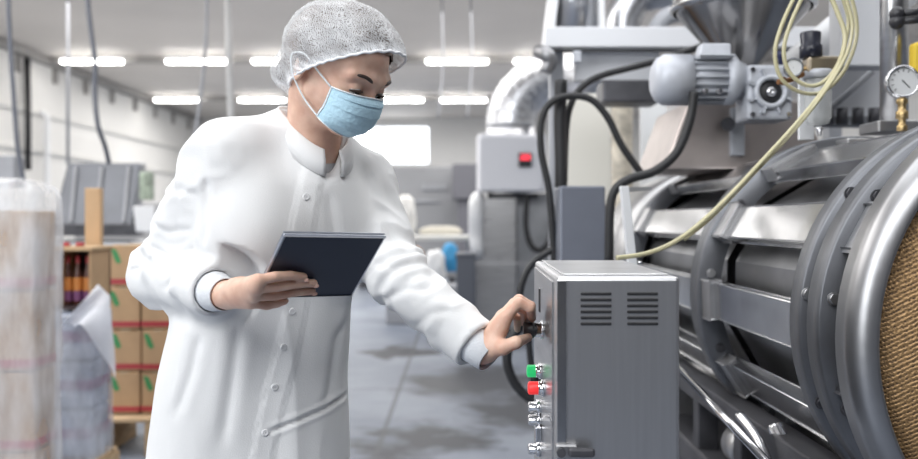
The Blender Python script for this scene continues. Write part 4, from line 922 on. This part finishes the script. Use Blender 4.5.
# ---- mask
mprof = np.array([[.104, -.015], [.111, -.024], [.1145, -.034], [.115, -.051], [.1125, -.067], [.102, -.086], [.081, -.100]])
mside = np.array([[.056, -.021], [.055, -.027], [.054, -.038], [.053, -.049], [.051, -.060], [.047, -.070], [.044, -.081]])
def mask_pt(s, t, off=0):
    k = t * 6; fm = np.interp(k, range(7), mprof[:, 0]); um = np.interp(k, range(7), mprof[:, 1]); fs = np.interp(k, range(7), mside[:, 0]); us = np.interp(k, range(7), mside[:, 1])
    w = abs(s); a = w ** 2.1; rr = .062 * math.sin(w * PI / 2 * .97) * (1 - .10 * t) * (1 if s > 0 else -1)
    pl = .0022 * ((t * 4.0) % 1 - .5) * (1 - w ** 4) if .12 < t < .88 else 0
    return Vector(H(rr, fm + (fs - fm) * a + pl + off, um + (us - um) * w ** 1.3))
maskm = M('mask_blue', (.52, .76, .89), .75, bump=.25, bs=160); mwhite = M('mask_white', (.82, .86, .88), .7)
mk = MB().grid(lambda u, v: mask_pt(u * 2 - 1, v), 61, 73).build('face_mask', [maskm], per, smooth=True, label='pale blue pleated face mask')
md = mk.modifiers.new('thickness', 'SOLIDIFY'); md.thickness = .0012
MB().tube([mask_pt(k / 10 - 1, 0, .001) for k in range(21)], .0014, seg=8, smooth=3).build('top_seam', mwhite, mk)
MB().tube([mask_pt(k / 10 - 1, 1, .001) for k in range(21)], .0012, seg=8, smooth=3).build('bottom_seam', mwhite, mk)
for s in (-1, 1):
    a, b = mask_pt(s, .02), mask_pt(s, .98)
    MB().tube([a, Vector(H(s * .078, .020, -.002)), Vector(H(s * .083, -.008, .010)), Vector(H(s * .086, -.030, -.002)), Vector(H(s * .080, -.018, -.032)), Vector(H(s * .066, .012, -.062)), b], .0017, seg=8, smooth=8).build('ear_loop', mwhite, mk)
    MB().tube([mask_pt(s * .985, k / 6, .001) for k in range(7)], .0016, seg=8).build('side_seam', mwhite, mk)
# ---- hair and hair net
def cap_sdf(d):
    C_ = Sdf(); C_.ell(H(0, .000, .020), (.091 + d, .118 + d, .103 + d), HA, .02); C_.ell(H(0, .058, .060), (.060 + d, .056 + d, .040 + d), HA, .03)
    C_.ell(H(0, -.088, -.045), (.046 + d, .043 + d, .042 + d), HA, .025); return C_
def hem(p, ofs): l = HL(p); return l[:, 2] - (-.0213 + .847 * l[:, 1]) - ofs
lo_, hi_ = H0 - .2, H0 + .2
def cut(v, q, ofs):
    keep = (hem(v, ofs)[q] > 0).all(1); q = q[keep]; u = np.unique(q); mp = np.full(len(v), -1); mp[u] = np.arange(len(u)); return v[u], mp[q]
HS = Sdf(); HS.ell(H(0, -.006, .022), (.084, .1065, .0985), HA, .02); HS.ell(H(0, -.084, -.043), (.040, .038, .036), HA, .02)
hv, hq = HS.mesh(lo_, hi_, .004); hv, hq = cut(hv, hq, .006)
n = vnorm(hv, hq); hv = hv + n * (.003 * ntree(HL(hv) * np.array([60, 14, 25]), 2, 4))[:, None]
np_mesh('hair', hv, hq, [M('brown_hair', (.085, .052, .036), .45, var=.5, vs=30, aniso=(1, .3, 1))], per)
cv, cq = cap_sdf(.000).mesh(lo_, hi_, .003); cv, cq = cut(cv, cq, 0)
n = vnorm(cv, cq); l = HL(cv); hd_ = hem(cv, 0)
ang = np.arctan2(l[:, 0], l[:, 2] + .02)
rp = .0018 * np.sin(ang * 46 + 3 * vnoise(l * 20, 2)) * np.exp(-hd_ / .02) + .0028 * ntree(l * np.array([34, 16, 34]), 3, 8) + .0016 * (1 - 2 * np.abs(vnoise(l * np.array([70, 22, 60]), 3)))
cv = cv + n * rp[:, None]
def net_mat():
    m = M('hair_net_mesh', (.86, .87, .89), .75); nt = m.node_tree; L = nt.links; N = nt.nodes.new; b = nt.nodes['Principled BSDF']; out = nt.nodes['Material Output']
    tc = N('ShaderNodeTexCoord'); mp = N('ShaderNodeMapping'); L.new(tc.outputs['Object'], mp.inputs[0])
    n = N('ShaderNodeTexNoise'); n.inputs['Scale'].default_value = 30; n.inputs['Detail'].default_value = 3; L.new(mp.outputs[0], n.inputs[0])
    ad = N('ShaderNodeMix'); ad.data_type = 'VECTOR'; ad.inputs[0].default_value = .035; L.new(mp.outputs[0], ad.inputs[4]); L.new(n.outputs['Color'], ad.inputs[5])
    fac = None
    for rot, sc in (((.4, .2, .6), 105), ((-.5, .9, -.3), 100), ((1.2, -.4, .2), 85)):
        m2 = N('ShaderNodeMapping'); m2.inputs['Rotation'].default_value = rot; L.new(ad.outputs[1], m2.inputs[0])
        w = N('ShaderNodeTexWave'); w.inputs['Scale'].default_value = sc; w.inputs['Distortion'].default_value = 2.5; w.inputs['Detail'].default_value = 2; L.new(m2.outputs[0], w.inputs[0])
        mr = N('ShaderNodeMapRange'); mr.inputs[1].default_value = .60; mr.inputs[2].default_value = .92; L.new(w.outputs[0], mr.inputs[0])
        if fac is None: fac = mr.outputs[0]
        else:
            mm = N('ShaderNodeMath'); mm.operation = 'MAXIMUM'; L.new(fac, mm.inputs[0]); L.new(mr.outputs[0], mm.inputs[1]); fac = mm.outputs[0]
    n3 = N('ShaderNodeTexNoise'); n3.inputs['Scale'].default_value = 22; n3.inputs['Detail'].default_value = 3; L.new(mp.outputs[0], n3.inputs[0])
    mr = N('ShaderNodeMapRange'); mr.inputs[1].default_value = .35; mr.inputs[2].default_value = .7; mr.inputs[3].default_value = .06; mr.inputs[4].default_value = .36; L.new(n3.outputs[0], mr.inputs[0])
    m3 = N('ShaderNodeMath'); m3.operation = 'MULTIPLY_ADD'; m3.inputs[1].default_value = .36; m3.use_clamp = True; L.new(fac, m3.inputs[0]); L.new(mr.outputs[0], m3.inputs[2])
    pl = N('ShaderNodeVectorMath'); pl.operation = 'DOT_PRODUCT'; pl.inputs[1].default_value = tuple(hu - .847 * hf); L.new(tc.outputs['Object'], pl.inputs[0])
    c0_ = float((np.array(H0) - np.array(ORG[per])) @ (hu - .847 * hf)) - .0213
    mb = N('ShaderNodeMapRange'); mb.inputs[1].default_value = c0_ + .004; mb.inputs[2].default_value = c0_ + .024; mb.inputs[3].default_value = .40; mb.inputs[4].default_value = 0; L.new(pl.outputs['Value'], mb.inputs[0])
    m4 = N('ShaderNodeMath'); m4.operation = 'ADD'; m4.use_clamp = True; L.new(m3.outputs[0], m4.inputs[0]); L.new(mb.outputs[0], m4.inputs[1]); m3 = m4
    tr = N('ShaderNodeBsdfTransparent'); mx = N('ShaderNodeMixShader'); L.new(m3.outputs[0], mx.inputs[0]); L.new(tr.outputs[0], mx.inputs[1]); L.new(b.outputs[0], mx.inputs[2]); L.new(mx.outputs[0], out.inputs[0])
    return m
net = np_mesh('hair_net', cv, cq, [net_mat()], per, label='white bouffant hair net')
# elastic hem: follow the cut of the cap
edge = []
for k in range(120):
    a = 2 * PI * k / 120; best = None
    d_ = math.cos(a) * V3(1, 0, 0) + math.sin(a) * nrm(V3(0, 1, .847)); o_l = V3(0, .008, -.0213 + .847 * .008)
    lo_t, hi_t = .01, .3; C_ = cap_sdf(0)
    ts = np.linspace(.02, .22, 201); pts = H0 + (o_l + ts[:, None] * d_) @ HA; dd = C_.ev(pts); j = int(np.argmax(dd > 0)); edge.append(Vector(pts[j] + hu * .0012 * math.sin(k * 1.9)))
MB().tube(edge + [edge[0]], .0026, seg=8, smooth=2).build('elastic_hem', M('net_hem', (.84, .85, .87), .7), net)
# ---- coat
C = Sdf()
C.add(loft(0, .42, 1.45), .03)
cr = P(289, 124, 1.70); cl = P(328, 152, 1.735)
C.cone(cr, PV(220, 151, 1.63), .030, .042, .05); C.cone(cl, PV(362, 181, 1.83), .034, .048, .05)
C.cone(V3(-.305, 1.75, 1.45), V3(-.33, 1.78, 1.33), .05, .06, .05)
C.cone(NB + V3(-.006, .012, -.07), NB + V3(-.008, .016, .012), .085, .068, .04)
def sleeve(S_, s, e, w, r0, r1, r2, lead):
    d = nrm(w - e); end = w - d * lead
    S_.cone(s, e, r0, r1, .045); S_.cone(e, end, r1, r2, .025)
    return end, d
cb = V3(-.345, 1.725, 1.275)
for s_ in (-1, 1): C.ell(cb + tF * .058 + tR * .07 * s_, (.085, .075, .09), np.stack([tR, tF, V3(0, 0, 1)]), .06)
C.cone(PV(236, 160, 1.645), cb + tF * .055 + tR * .085, .056, .062, .06)
eR, dR = sleeve(C, shR + V3(0, 0, -.005), elR, wrR, .056, .055, .0455, .040)
eL, dL = sleeve(C, shL, elL, wrL, .056, .052, .047, .018)
C.plane(eR + V3(0, 0, 0), dR + V3(-.0, 0, -.0)) if 0 else None
def cutter(c, d, R):                                         # opens the sleeve end
    def f(p):
        t = (p - c) @ d; rad = np.linalg.norm(p - c - t[:, None] * d, axis=1); return np.maximum(rad - R, np.maximum(-t, t - .12))
    return f
for e_, d_ in ((eR, dR), (eL, dL)):
    C.add(cutter(e_, d_, .085), .004, 's'); C.add(cutter(e_ - d_ * .035, d_, .0365), .003, 's')
C.cone(NB + V3(-.002, .008, .09), NB + V3(-.002, .006, -.02), .058, .055, .006, 's'); C.cone(NB + tF * .03 + V3(0, 0, .03), NB + tF * .062 + V3(0, 0, -.036), .040, .016, .012, 's')
C.add(loft(-.012, .3, .78), .01, 's')
v, q = C.mesh((-.74, 1.36, .38), (.12, 2.02, 1.56), .0045)
n = vnorm(v, q)
pl_pts = [P(x, y, 1.60) for x, y in ((312, 166), (304, 215), (297, 270), (292, 312), (284, 350), (274, 390), (266, 430), (258, 480), (252, 560), (250, 700))]
pl2 = np.array([[p.x, 0, p.z] for p in pl_pts]); v2 = v.copy(); v2[:, 1] = 0
front = np.clip(-n[:, 1] * 3, 0, 1)
dpl, _ = segd(v2, pl2)
armR, tR_ = segd(v, [shR, elR, eR]); armL, tL_ = segd(v, [shL, elL, eL])
mR = np.clip((.085 - armR) / .02, 0, 1); mL = np.clip((.080 - armL) / .02, 0, 1); mA = np.maximum(mR, mL)
ridge = lambda x: 1 - 2 * np.abs(x)
dsp = .0030 * ntree(v * np.array([8, 8, 5.]), 2, 21)
dsp += (1 - mA) * (.0042 * ridge(ntree(v * np.array([11, 11, 3.2]), 2, 3)) * np.clip((1.36 - v[:, 2]) / .2, .25, 1))
warp = vnoise(v * 9, 7)[:, None] * np.array([.02, .02, .02])
dsp += mA * .0048 * ridge(ntree((v + warp) * np.array([17, 17, 15]), 2, 31))
for t_, m_, ph in ((tR_, mR, 0), (tL_, mL, 2)):
    dsp += m_ * .0040 * np.sin(t_ * 62 + 5 * vnoise(v * 13, 40 + ph) + ph) * (np.exp(-((t_ - .5) / .13) ** 2) + .45 * np.exp(-((t_ - .95) / .14) ** 2))
    dsp += m_ * .0018 * (np.abs(t_ - .975) < .012)
dsp += (1 - mA) * front * np.clip(v[:, 2] * 20 - 8, 0, 1) * (.0028 * np.clip((.021 - dpl) / .003, 0, 1) - .0020 * np.exp(-((dpl - .0165) / .0018) ** 2))
def crease(pts, Y, w, dep, side=0):
    global dsp
    l2 = np.array([[P(x, y, Y).x, 0, P(x, y, Y).z] for x, y in pts]); d, t = segd(v2, l2); tp = np.clip(np.minimum(t, 1 - t) * 6, 0, 1)
    dsp = dsp + .8 * front * tp * (-dep * np.exp(-(d / w) ** 2) + dep * .35 * np.exp(-((d - 2.2 * w) / (1.3 * w)) ** 2))
for c_ in (([(262, 437), (285, 428), (318, 417), (350, 402)], 1.60, .0035, .007), ([(348, 310), (330, 345), (322, 400), (318, 410)], 1.62, .006, .004), ([(205, 330), (196, 370), (178, 420)], 1.62, .008, .005),
           ([(240, 320), (232, 380), (222, 450)], 1.6, .010, .005), ([(330, 190), (336, 230), (330, 262)], 1.66, .009, .004), ([(214, 175), (216, 215), (212, 250)], 1.62, .006, .006),
           ([(150, 222), (175, 232), (206, 228)], 1.66, .006, .004), ([(146, 245), (180, 258), (212, 246)], 1.66, .006, .006), ([(165, 290), (188, 272), (214, 262)], 1.62, .006, .005), ([(160, 200), (185, 190), (208, 196)], 1.64, .006, .003),
           ([(380, 215), (395, 240), (412, 250)], 1.75, .006, .004), ([(374, 262), (396, 268), (420, 262)], 1.7, .006, .005), ([(378, 300), (410, 288), (436, 288)], 1.68, .006, .005), ([(410, 330), (432, 312), (455, 306)], 1.65, .006, .004)):
    crease(*c_)
for t_, m_ in ((tR_, mR), (tL_, mL)): dsp = dsp * (1 - .85 * m_ * np.clip((t_ - .86) / .06, 0, 1))
v = v + n * dsp[:, None]
coatm = M('coat_white_cotton', (.80, .80, .80), .85, bump=.12, bs=420, Sheen_Weight=.15)
coat = np_mesh('lab_coat', v, q, [coatm], per, label='white stand-collar lab coat')
# stand collar
cm = MB(); rgs = []; cc = np.array(NB) + V3(.002, .006, 0)
for k in range(73):
    fi = math.radians(-166 + 332 * k / 72); fr_ = (1 - math.cos(fi)) / 2                 # 0 at the back, 1 at the front
    dirv = -tF * math.cos(fi) + tR * math.sin(fi); zb = 1.470 - .082 * fr_ ** 2.0; hh = .050 - .012 * fr_
    ce = cc + tF * (.014 * fr_ - .008); rb, rt = .068 + .004 * fr_, .0625 + .003 * fr_; rg = []
    for r_, z_ in ((rb - .006, zb - .012), (rb + .002, zb - .012), (rb + .003, zb + hh * .4), (rt + .002, zb + hh * .97), (rt, zb + hh), (rt - .003, zb + hh * .97), (rb - .002, zb + hh * .4)):
        rg.append(cm.bm.verts.new(Vector((ce[0] + dirv[0] * r_, ce[1] + dirv[1] * r_, z_))))
    rgs.append(rg)
cm._rings(rgs, 7, 0); cm.bm.faces.new(rgs[0]); cm.bm.faces.new(rgs[-1][::-1])
cm.build('collar', coatm, coat, smooth=True)
for e_, d_, nm in ((eR, dR, wrR), (eL, dL, wrL)):           # knitted inner cuffs
    R_ = .034
    MB().lathe(Vector(e_ - d_ * .03), Vector(d_), [(R_, 0), (R_ + .001, .03), (R_ - .005, .066), (R_ - .007, .067), (R_ - .008, .055), (R_ - .003, 0)], 40, closed=True).build('inner_cuff', M('cuff_white', (.78, .80, .83), .85, bump=.2, bs=200), coat, smooth=True)
vf = v[n[:, 1] < -.2]; nf = n[n[:, 1] < -.2]
def on_coat(px, py, Y=1.6):
    p = P(px, py, Y)
    for _ in range(3):
        d = np.hypot(vf[:, 0] - p.x, vf[:, 2] - p.z) + np.where(vf[:, 1] > 1.72, 1, 0); j = int(np.argmin(d)); p = P(px, py, vf[j, 1])
    return Vector(vf[j]), Vector(nf[j])
bmat = M('button_pearl', (.74, .74, .75), .3)
for px, py in ((306, 196), (299, 240), (292, 312), (284, 348), (275, 388), (265, 432)):
    p, nn = on_coat(px, py); MB().lathe(p - nn * .001, nn, [(.001, .0032), (.0035, .0028), (.0050, .0036), (.0062, .003), (.0064, 0)], 20).build('button', bmat, coat)
p, nn = on_coat(205, 270)
MB().ell if 0 else None
U = Sdf(); U.cone(NB + V3(-.003, .006, -.006), NB + V3(-.003, .004, -.06), .0525, .052, .01); uv, uq = U.mesh(NB - .14, NB + .14, .004)
keep = ((uv[uq][:, :, 2] < (NB[2] - .004 - .35 * ((uv[uq] - NB) @ tF)))).all(1); uq = uq[keep]
np_mesh('undershirt', uv, uq, [M('undershirt_grey', (.62, .62, .64), .85)], per)
# ---- trousers and shoes below the coat
T = Sdf()
for h_, k_, a_ in ((hipR, knR, anR), (hipL, knL, anL)): T.chain([h_, k_, a_ + V3(0, 0, .03)], [.088, .066, .055], .03, .03)
T.plane(V3(0, 0, .09), (0, 0, -1)); v_, q_ = T.mesh((-.62, 1.58, .06), (-.2, 1.92, .98), .008)
np_mesh('trousers', v_, q_, [M('trouser_white', (.72, .73, .75), .85)], per)
for a_ in (anR, anL):
    B_ = Sdf(); B_.cone(a_ + V3(-.008, .02, -.025), a_ + V3(.062, -.155, -.040), .046, .040, .02); B_.cone(a_, a_ + V3(0, 0, .03), .045, .043, .02); B_.plane(V3(0, 0, .002), (0, 0, -1))
    v_, q_ = B_.mesh(a_ - V3(.14, .26, .12), a_ + V3(.14, .14, .12), .005); np_mesh('shoe', v_, q_, [M('shoe_white', (.75, .75, .76), .5)], per)
# ---- tablet
tab = thing('tablet_computer', 'dark blue tablet with pale rim held in the right hand', 'tablet', tuple(TC - V3(0, 0, .07)))
TE = Matrix([list(tu_), list(tv_), list(tn)]).transposed().to_euler()
w_, h_ = .174, .150
MB().box(TC, (w_, h_, .0058), TE, bev=.003).build('frame', M('tablet_silver', (.68, .70, .76), .3, .6), tab)
MB().box(TC + tn * .0024, (w_ - .003, h_ - .003, .003), TE, bev=.0012).build('back_cover', M('tablet_navy', (.022, .030, .055), .38), tab)
MB().box(TC - tn * .0028, (w_ - .012, h_ - .012, .001), TE).build('screen', M('tablet_screen', (.01, .01, .012), .1), tab)
